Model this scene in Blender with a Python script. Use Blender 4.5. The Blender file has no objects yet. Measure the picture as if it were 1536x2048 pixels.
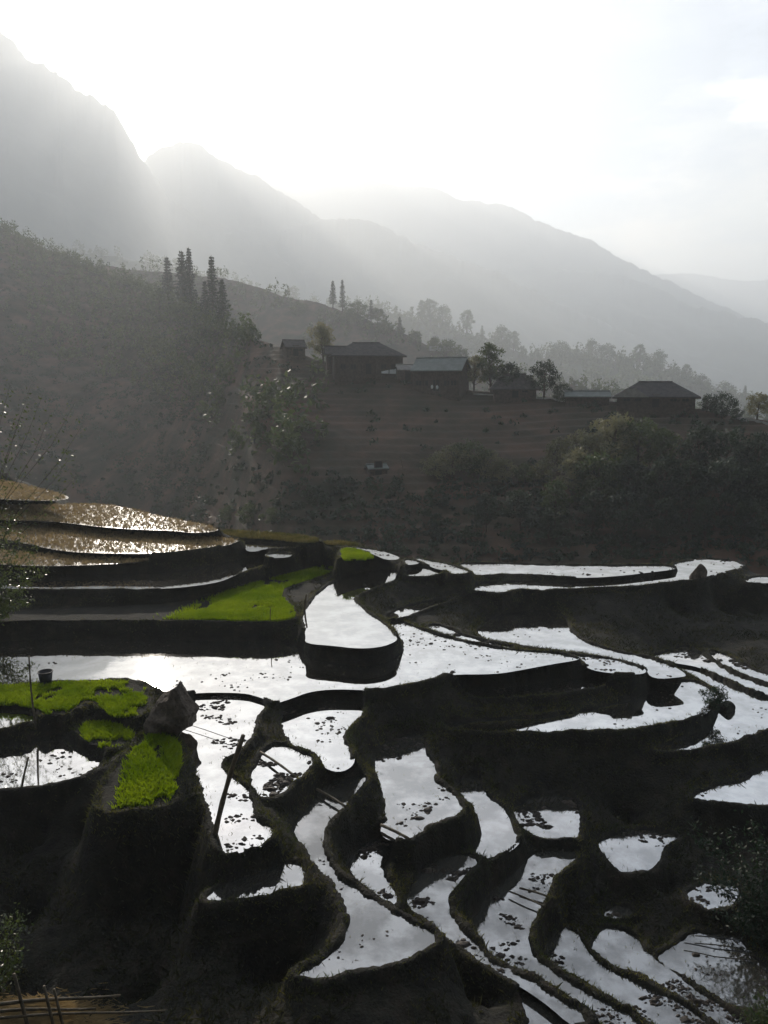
import bpy, bmesh, math, random
import numpy as np
from mathutils.geometry import delaunay_2d_cdt
from mathutils import Vector, Matrix, noise as mnoise
R = math.radians
rng = np.random.default_rng(7)
random.seed(7)
scn = bpy.context.scene
col = scn.collection

# ------------------------------------------------------------------ camera
SC = 11.5 / 9.5                    # metres per traced height unit
CAMZ = 11.5                        # camera height above the long paddy
PITCH = R(9.0)
FPX = 1536.0
cam_d = bpy.data.cameras.new('camera'); cam = bpy.data.objects.new('camera', cam_d); col.objects.link(cam)
cam_d.sensor_fit = 'VERTICAL'; cam_d.sensor_height = 36.0; cam_d.lens = 36.0 * FPX / 2048.0
cam_d.clip_start = 0.1; cam_d.clip_end = 15000.0
cam.location = (0, 0, CAMZ); cam.rotation_euler = (R(90) - PITCH, 0, 0)
scn.camera = cam

# ------------------------------------------------------------------ sky, sun, exposure
SUN_EL, SUN_AZ = R(21.2), R(-17.5)          # azimuth measured from +Y towards +X
sun_dir = Vector((math.sin(SUN_AZ) * math.cos(SUN_EL), math.cos(SUN_AZ) * math.cos(SUN_EL), math.sin(SUN_EL)))
world = bpy.data.worlds.new('World'); scn.world = world; world.use_nodes = True
wn, wl = world.node_tree.nodes, world.node_tree.links
wn.clear()
sky = wn.new('ShaderNodeTexSky'); sky.sky_type = 'NISHITA'; sky.sun_disc = False
sky.sun_elevation = SUN_EL; sky.sun_rotation = SUN_AZ
sky.altitude = 900; sky.air_density = 1.0; sky.dust_density = 1.2; sky.ozone_density = 1.0
# thin broken cloud: lightens the sky where the noise is high
tc = wn.new('ShaderNodeTexCoord')
mp = wn.new('ShaderNodeMapping'); mp.inputs['Scale'].default_value = (1.0, 1.0, 3.2); mp.inputs['Location'].default_value = (0.9, 0.35, 0.2)
cn = wn.new('ShaderNodeTexNoise'); cn.inputs['Scale'].default_value = 2.6; cn.inputs['Detail'].default_value = 9; cn.inputs['Roughness'].default_value = 0.6
cr = wn.new('ShaderNodeValToRGB'); cr.color_ramp.elements[0].position = 0.50; cr.color_ramp.elements[1].position = 0.66
cr.color_ramp.elements[1].color = (0.8, 0.8, 0.8, 1)
mulc = wn.new('ShaderNodeMix'); mulc.data_type = 'RGBA'; mulc.blend_type = 'MIX'
gain = wn.new('ShaderNodeMix'); gain.data_type = 'RGBA'; gain.blend_type = 'MULTIPLY'; gain.inputs['Factor'].default_value = 1.0
gain.inputs['B'].default_value = (1.8, 1.5, 1.3, 1)
bg = wn.new('ShaderNodeBackground'); bg.inputs['Strength'].default_value = 0.085
wo = wn.new('ShaderNodeOutputWorld')
wl.new(tc.outputs['Generated'], mp.inputs['Vector']); wl.new(mp.outputs['Vector'], cn.inputs['Vector'])
wl.new(cn.outputs['Fac'], cr.inputs['Fac'])
wl.new(sky.outputs['Color'], gain.inputs['A'])
wl.new(cr.outputs['Color'], mulc.inputs['Factor']); wl.new(sky.outputs['Color'], mulc.inputs['A']); wl.new(gain.outputs['Result'], mulc.inputs['B'])
last = mulc.outputs['Result']
cn2 = wn.new('ShaderNodeTexNoise'); cn2.inputs['Scale'].default_value = 7.0; cn2.inputs['Detail'].default_value = 10; cn2.inputs['Roughness'].default_value = 0.62
wl.new(mp.outputs['Vector'], cn2.inputs['Vector'])
for (px_, py_, rad_, col_) in ((1430, 430, 11.0, (2.0, 1.62, 1.25, 1)), (1545, 110, 4.5, (1.9, 1.65, 1.5, 1)), (1545, 205, 3.0, (1.8, 1.6, 1.45, 1)), (50, 40, 5.5, (0.55, 0.52, 0.56, 1))):
    # direction of each bank of cloud seen over the valley
    x_, y_ = (px_ - 768) / FPX, -(py_ - 1024) / FPX
    d_ = Vector((x_, math.cos(PITCH) + y_ * math.sin(PITCH), y_ * math.cos(PITCH) - math.sin(PITCH))).normalized()
    dt = wn.new('ShaderNodeVectorMath'); dt.operation = 'DOT_PRODUCT'; dt.inputs[1].default_value = d_
    m1 = wn.new('ShaderNodeMapRange'); m1.inputs['From Min'].default_value = math.cos(R(rad_)); m1.inputs['From Max'].default_value = math.cos(R(rad_ * .3)); m1.inputs['To Min'].default_value = -0.25; m1.inputs['To Max'].default_value = 0.12
    ad = wn.new('ShaderNodeMath'); ad.operation = 'ADD'
    m2_ = wn.new('ShaderNodeMapRange'); m2_.inputs['From Min'].default_value = 0.47; m2_.inputs['From Max'].default_value = 0.66; m2_.inputs['To Max'].default_value = 0.9
    gm = wn.new('ShaderNodeMix'); gm.data_type = 'RGBA'; gm.blend_type = 'MULTIPLY'; gm.inputs['B'].default_value = col_
    wl.new(tc.outputs['Generated'], dt.inputs[0]); wl.new(dt.outputs['Value'], m1.inputs['Value']); wl.new(m1.outputs['Result'], ad.inputs[0]); wl.new(cn2.outputs['Fac'], ad.inputs[1])
    wl.new(ad.outputs['Value'], m2_.inputs['Value']); wl.new(m2_.outputs['Result'], gm.inputs['Factor']); wl.new(last, gm.inputs['A']); last = gm.outputs['Result']
wl.new(last, bg.inputs['Color']); wl.new(bg.outputs['Background'], wo.inputs['Surface'])

sun_d = bpy.data.lights.new('sun', 'SUN'); sun = bpy.data.objects.new('sun', sun_d); col.objects.link(sun)
sun_d.energy = 5.0; sun_d.angle = R(0.53); sun_d.color = (1.0, 0.9, 0.77)
sun.rotation_euler = (-sun_dir).to_track_quat('-Z', 'Y').to_euler()
sun.location = sun_dir * 300

scn.view_settings.view_transform = 'Standard'; scn.view_settings.look = 'None'
scn.view_settings.exposure = 0.72; scn.view_settings.gamma = 1.0
scn.view_settings.use_curve_mapping = False
cy = scn.cycles
cy.use_denoising = True
cy.max_bounces = 8; cy.diffuse_bounces = 2; cy.glossy_bounces = 3; cy.transmission_bounces = 3; cy.volume_bounces = 3; cy.transparent_max_bounces = 6
cy.sample_clamp_indirect = 6.0
HAZE_DENSITY = 0.00044

# ------------------------------------------------------------------ helpers
def ray(px, py):
    x = (px - 768) / FPX; y = -(py - 1024) / FPX
    c, s = math.cos(PITCH), math.sin(PITCH)
    return Vector((x, c + y * s, y * c - s))
def at_h(px, py, h):               # point seen at a pixel, h metres below the camera
    r = ray(px, py); t = h / -r.z
    return Vector((r.x * t, r.y * t, CAMZ - h))
def at_d(px, py, d):               # point seen at a pixel, d metres away over the ground
    r = ray(px, py); t = d / math.hypot(r.x, r.y)
    return Vector((r.x * t, r.y * t, CAMZ + r.z * t))
def tag(o, label=None, cat=None, group=None, kind=None):
    if label: o['label'] = label
    if cat: o['category'] = cat
    if group: o['group'] = group
    if kind: o['kind'] = kind
    return o
def link(name, me, mat=None, parent=None):
    o = bpy.data.objects.new(name, me); col.objects.link(o)
    if mat is not None and not me.materials: me.materials.append(mat)
    if parent: o.parent = parent
    return o
def empty(name, loc=(0, 0, 0), rz=0.0, sc=1.0):
    o = bpy.data.objects.new(name, None); col.objects.link(o)
    o.empty_display_size = 0.2
    o.location = loc; o.rotation_euler = (0, 0, rz); o.scale = (sc, sc, sc)
    return o
def copy_tree(o, parent=None):
    c = o.copy(); col.objects.link(c); c.parent = parent
    for ch in list(o.children): copy_tree(ch, c)
    return c
def mesh_np(name, v, f, smooth=True):
    v = np.asarray(v, np.float32); f = np.asarray(f, np.int32); k = f.shape[1]
    me = bpy.data.meshes.new(name)
    me.vertices.add(len(v)); me.vertices.foreach_set('co', v.ravel())
    me.loops.add(f.size); me.loops.foreach_set('vertex_index', f.ravel())
    me.polygons.add(len(f)); me.polygons.foreach_set('loop_start', np.arange(0, f.size, k, dtype=np.int32))
    me.polygons.foreach_set('loop_total', np.full(len(f), k, np.int32))
    me.polygons.foreach_set('use_smooth', np.full(len(f), smooth, bool))
    me.update(calc_edges=True); me.validate()
    return me
def grid_faces(n, m):              # n rows, m columns
    i = np.arange((n - 1) * (m - 1)); r, c = i // (m - 1), i % (m - 1)
    a = r * m + c
    return np.stack([a, a + 1, a + m + 1, a + m], 1)
class MB:
    """collects simple shapes into one mesh"""
    def __init__(s): s.v = []; s.f = []
    def add(s, v, f):
        o = len(s.v); s.v += [tuple(p) for p in v]; s.f += [tuple(i + o for i in q) for q in f]
    def box(s, a, b):
        (x0, y0, z0), (x1, y1, z1) = a, b
        s.add([(x0, y0, z0), (x1, y0, z0), (x1, y1, z0), (x0, y1, z0), (x0, y0, z1), (x1, y0, z1), (x1, y1, z1), (x0, y1, z1)],
              [(0, 3, 2, 1), (4, 5, 6, 7), (0, 1, 5, 4), (1, 2, 6, 5), (2, 3, 7, 6), (3, 0, 4, 7)])
    def tube(s, pts, rad, n=7, cap=True):
        pts = [Vector(p) for p in pts]; o = len(s.v)
        for i, p in enumerate(pts):
            t = (pts[min(i + 1, len(pts) - 1)] - pts[max(i - 1, 0)]).normalized()
            u = t.cross(Vector((0.31, 0.17, 0.93)));
            if u.length < 1e-3: u = t.cross(Vector((1, 0, 0)))
            u.normalize(); w = t.cross(u)
            r = rad[i] if hasattr(rad, '__len__') else rad
            for k in range(n):
                a = 2 * math.pi * k / n
                s.v.append(tuple(p + (u * math.cos(a) + w * math.sin(a)) * r))
        for i in range(len(pts) - 1):
            for k in range(n):
                s.f.append((o + i * n + k, o + i * n + (k + 1) % n, o + (i + 1) * n + (k + 1) % n, o + (i + 1) * n + k))
        if cap:
            s.f.append(tuple(o + k for k in range(n))[::-1]); e = o + (len(pts) - 1) * n
            s.f.append(tuple(e + k for k in range(n)))
    def mesh(s, name, smooth=False):
        me = bpy.data.meshes.new(name); me.from_pydata(s.v, [], s.f); me.update()
        if smooth: me.polygons.foreach_set('use_smooth', [True] * len(me.polygons))
        return me
    def build(s, name, mat, parent=None, smooth=False):
        return link(name, s.mesh(name, smooth), mat, parent)

# ------------------------------------------------------------------ materials
def newmat(name):
    m = bpy.data.materials.new(name); m.use_nodes = True
    n = m.node_tree.nodes; b = n['Principled BSDF']
    return m, n, m.node_tree.links, b
def noisy(name, c1, c2, scale=3.0, rough=0.9, bump=0.0, bscale=None, c3=None, spec=0.3, coord='Object'):
    m, n, l, b = newmat(name)
    t = n.new('ShaderNodeTexCoord'); nz = n.new('ShaderNodeTexNoise'); nz.inputs['Scale'].default_value = scale
    nz.inputs['Detail'].default_value = 7; nz.inputs['Roughness'].default_value = 0.65
    rp = n.new('ShaderNodeValToRGB'); e = rp.color_ramp.elements
    e[0].position = 0.35; e[1].position = 0.68
    e[0].color = (*c1, 1); e[1].color = (*c2, 1)
    if c3: q = rp.color_ramp.elements.new(0.52); q.color = (*c3, 1)
    l.new(t.outputs[coord], nz.inputs['Vector']); l.new(nz.outputs['Fac'], rp.inputs['Fac']); l.new(rp.outputs['Color'], b.inputs['Base Color'])
    b.inputs['Roughness'].default_value = rough; b.inputs['Specular IOR Level'].default_value = spec
    if bump:
        n2 = n.new('ShaderNodeTexNoise'); n2.inputs['Scale'].default_value = bscale or scale * 4; n2.inputs['Detail'].default_value = 6
        bp = n.new('ShaderNodeBump'); bp.inputs['Strength'].default_value = bump; bp.inputs['Distance'].default_value = 0.1
        l.new(t.outputs[coord], n2.inputs['Vector']); l.new(n2.outputs['Fac'], bp.inputs['Height']); l.new(bp.outputs['Normal'], b.inputs['Normal'])
    return m
def leafy(name, c1, c2, scale=1.2, trans=0.45, rough=0.55, spec=0.35):
    m, n, l, b = newmat(name)
    t = n.new('ShaderNodeTexCoord'); nz = n.new('ShaderNodeTexNoise'); nz.inputs['Scale'].default_value = scale; nz.inputs['Detail'].default_value = 4
    rp = n.new('ShaderNodeValToRGB'); e = rp.color_ramp.elements; e[0].position = 0.36; e[1].position = 0.66; e[0].color = (*c1, 1); e[1].color = (*c2, 1)
    l.new(t.outputs['Object'], nz.inputs['Vector']); l.new(nz.outputs['Fac'], rp.inputs['Fac']); l.new(rp.outputs['Color'], b.inputs['Base Color'])
    b.inputs['Roughness'].default_value = rough; b.inputs['Specular IOR Level'].default_value = spec
    tr = n.new('ShaderNodeBsdfTranslucent'); mx = n.new('ShaderNodeMixShader'); mx.inputs['Fac'].default_value = trans
    hs = n.new('ShaderNodeHueSaturation'); hs.inputs['Value'].default_value = 1.5; hs.inputs['Saturation'].default_value = 1.1
    l.new(rp.outputs['Color'], hs.inputs['Color']); l.new(hs.outputs['Color'], tr.inputs['Color'])
    l.new(b.outputs['BSDF'], mx.inputs[1]); l.new(tr.outputs['BSDF'], mx.inputs[2]); l.new(mx.outputs['Shader'], n['Material Output'].inputs['Surface'])
    return m
def water_mat(name, mud, ior, rough, bstr, bscale, stretch=(1, 1, 1), film=0.85):
    """shallow still paddy water over dark mud: Fresnel mirror on a mud body, faint ripples, scum patches"""
    m, n, l, b = newmat(name); n.remove(b)
    t = n.new('ShaderNodeTexCoord'); mpn = n.new('ShaderNodeMapping'); mpn.inputs['Scale'].default_value = stretch
    nz = n.new('ShaderNodeTexNoise'); nz.inputs['Scale'].default_value = bscale; nz.inputs['Detail'].default_value = 5
    bp = n.new('ShaderNodeBump'); bp.inputs['Strength'].default_value = bstr; bp.inputs['Distance'].default_value = 0.02
    l.new(t.outputs['Object'], mpn.inputs['Vector']); l.new(mpn.outputs['Vector'], nz.inputs['Vector']); l.new(nz.outputs['Fac'], bp.inputs['Height'])
    fr = n.new('ShaderNodeFresnel'); fr.inputs['IOR'].default_value = ior
    gl = n.new('ShaderNodeBsdfGlossy'); gl.inputs['Color'].default_value = (0.96, 0.97, 0.98, 1); gl.inputs['Roughness'].default_value = rough
    df = n.new('ShaderNodeBsdfDiffuse'); df.inputs['Color'].default_value = (*mud, 1)
    mx = n.new('ShaderNodeMixShader')
    for q in (fr, gl, df): l.new(bp.outputs['Normal'], q.inputs['Normal'])
    n3 = n.new('ShaderNodeTexNoise'); n3.inputs['Scale'].default_value = 0.9; n3.inputs['Detail'].default_value = 8; n3.inputs['Roughness'].default_value = 0.62
    mr = n.new('ShaderNodeMapRange'); mr.inputs['From Min'].default_value = 0.42; mr.inputs['From Max'].default_value = 0.6; mr.inputs['To Min'].default_value = film; mr.inputs['To Max'].default_value = 1.0
    mm = n.new('ShaderNodeMath'); mm.operation = 'MULTIPLY'
    l.new(t.outputs['Object'], n3.inputs['Vector']); l.new(n3.outputs['Fac'], mr.inputs['Value']); l.new(mr.outputs['Result'], mm.inputs[0]); l.new(fr.outputs['Fac'], mm.inputs[1])
    l.new(mm.outputs['Value'], mx.inputs['Fac']); l.new(df.outputs['BSDF'], mx.inputs[1]); l.new(gl.outputs['BSDF'], mx.inputs[2])
    l.new(mx.outputs['Shader'], n['Material Output'].inputs['Surface'])
    return m
M = {}
M['soil'] = noisy('wet_soil', (0.010, 0.008, 0.006), (0.034, 0.025, 0.017), 1.7, 0.9, 0.9, 14, (0.017, 0.016, 0.009))
M['mud'] = noisy('mud', (0.02, 0.014, 0.01), (0.05, 0.036, 0.024), 4, 0.6, 0.4, 12)
M['water'] = water_mat('paddy_water', (0.03, 0.026, 0.02), 12.0, 0.03, 0.05, 3.0, film=0.84)
M['half_dimmed_water'] = water_mat('half_dimmed_water', (0.035, 0.032, 0.026), 6.0, 0.035, 0.06, 3.0, film=0.72)  # same water, reflection set by hand between far and nearest paddies
M['silty_dimmed_water'] = water_mat('silty_dimmed_water', (0.05, 0.047, 0.038), 3.9, 0.05, 0.12, 5.0, film=0.55)  # silt, plus a weaker reflection set by hand to darken the nearest paddies
M['stubble_water'] = water_mat('stubble_water', (0.09, 0.065, 0.035), 2.0, 0.2, 0.6, 9.0)
M['hill'] = noisy('hill_soil', (0.022, 0.025, 0.012), (0.12, 0.066, 0.042), 0.09, 0.95, 0.7, 1.5, (0.06, 0.042, 0.026))
M['mountain'] = noisy('mountain_forest', (0.02, 0.032, 0.018), (0.055, 0.065, 0.035), 0.02, 0.95, 0.8, 0.15)
M['valley'] = noisy('valley_ground', (0.03, 0.04, 0.02), (0.07, 0.07, 0.035), 0.02, 0.95)
M['rice'] = leafy('rice_leaf', (0.11, 0.165, 0.015), (0.20, 0.255, 0.028), 0.6, 0.68)
M['dry_grass'] = leafy('dry_grass', (0.07, 0.07, 0.02), (0.16, 0.13, 0.05), 1.0, 0.45)
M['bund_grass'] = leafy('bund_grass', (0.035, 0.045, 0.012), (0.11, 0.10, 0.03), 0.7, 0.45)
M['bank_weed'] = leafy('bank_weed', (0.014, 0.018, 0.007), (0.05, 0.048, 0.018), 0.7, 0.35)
M['straw'] = leafy('straw', (0.22, 0.16, 0.08), (0.42, 0.31, 0.16), 2.0, 0.3, 0.35, 0.6)
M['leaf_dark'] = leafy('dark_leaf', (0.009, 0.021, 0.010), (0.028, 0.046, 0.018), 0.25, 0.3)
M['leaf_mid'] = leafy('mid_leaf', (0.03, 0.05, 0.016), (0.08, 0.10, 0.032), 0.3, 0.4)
M['leaf_gloss'] = leafy('glossy_leaf', (0.04, 0.06, 0.016), (0.10, 0.12, 0.03), 2.0, 0.45, 0.28, 0.6)
M['leaf_pale'] = leafy('pale_leaf', (0.12, 0.12, 0.06), (0.22, 0.2, 0.1), 0.4, 0.4)
M['needle'] = leafy('needle', (0.015, 0.03, 0.014), (0.04, 0.055, 0.022), 0.3, 0.2)
M['bark'] = noisy('bark', (0.03, 0.022, 0.015), (0.08, 0.06, 0.042), 6, 0.95, 0.5)
M['bamboo'] = noisy('old_bamboo', (0.05, 0.04, 0.025), (0.15, 0.115, 0.07), 5, 0.6, 0.2)
M['rock'] = noisy('rock', (0.05, 0.038, 0.028), (0.16, 0.125, 0.095), 2.6, 0.85, 1.0, 9)
M['wood'] = noisy('old_timber', (0.035, 0.025, 0.018), (0.10, 0.07, 0.05), 2.5, 0.9, 0.3)
M['roof'] = noisy('grey_roof', (0.035, 0.032, 0.032), (0.085, 0.075, 0.07), 1.5, 0.85, 0.3)
M['roof_metal'] = noisy('sheet_roof', (0.11, 0.125, 0.11), (0.17, 0.19, 0.17), 1.0, 0.55, 0.1)
M['plaster'] = noisy('pale_plaster', (0.22, 0.2, 0.18), (0.36, 0.33, 0.3), 1.0, 0.9)
M['white'] = noisy('white_sheet', (0.6, 0.6, 0.58), (0.78, 0.78, 0.76), 1.0, 0.7)
M['dark'] = noisy('dark_opening', (0.012, 0.011, 0.01), (0.02, 0.018, 0.016), 1.0, 0.8)
M['plastic'] = noisy('black_plastic', (0.02, 0.02, 0.022), (0.035, 0.035, 0.036), 2.0, 0.45)
M['road'] = noisy('concrete_road', (0.3, 0.29, 0.27), (0.42, 0.41, 0.39), 1.0, 0.9)
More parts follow.
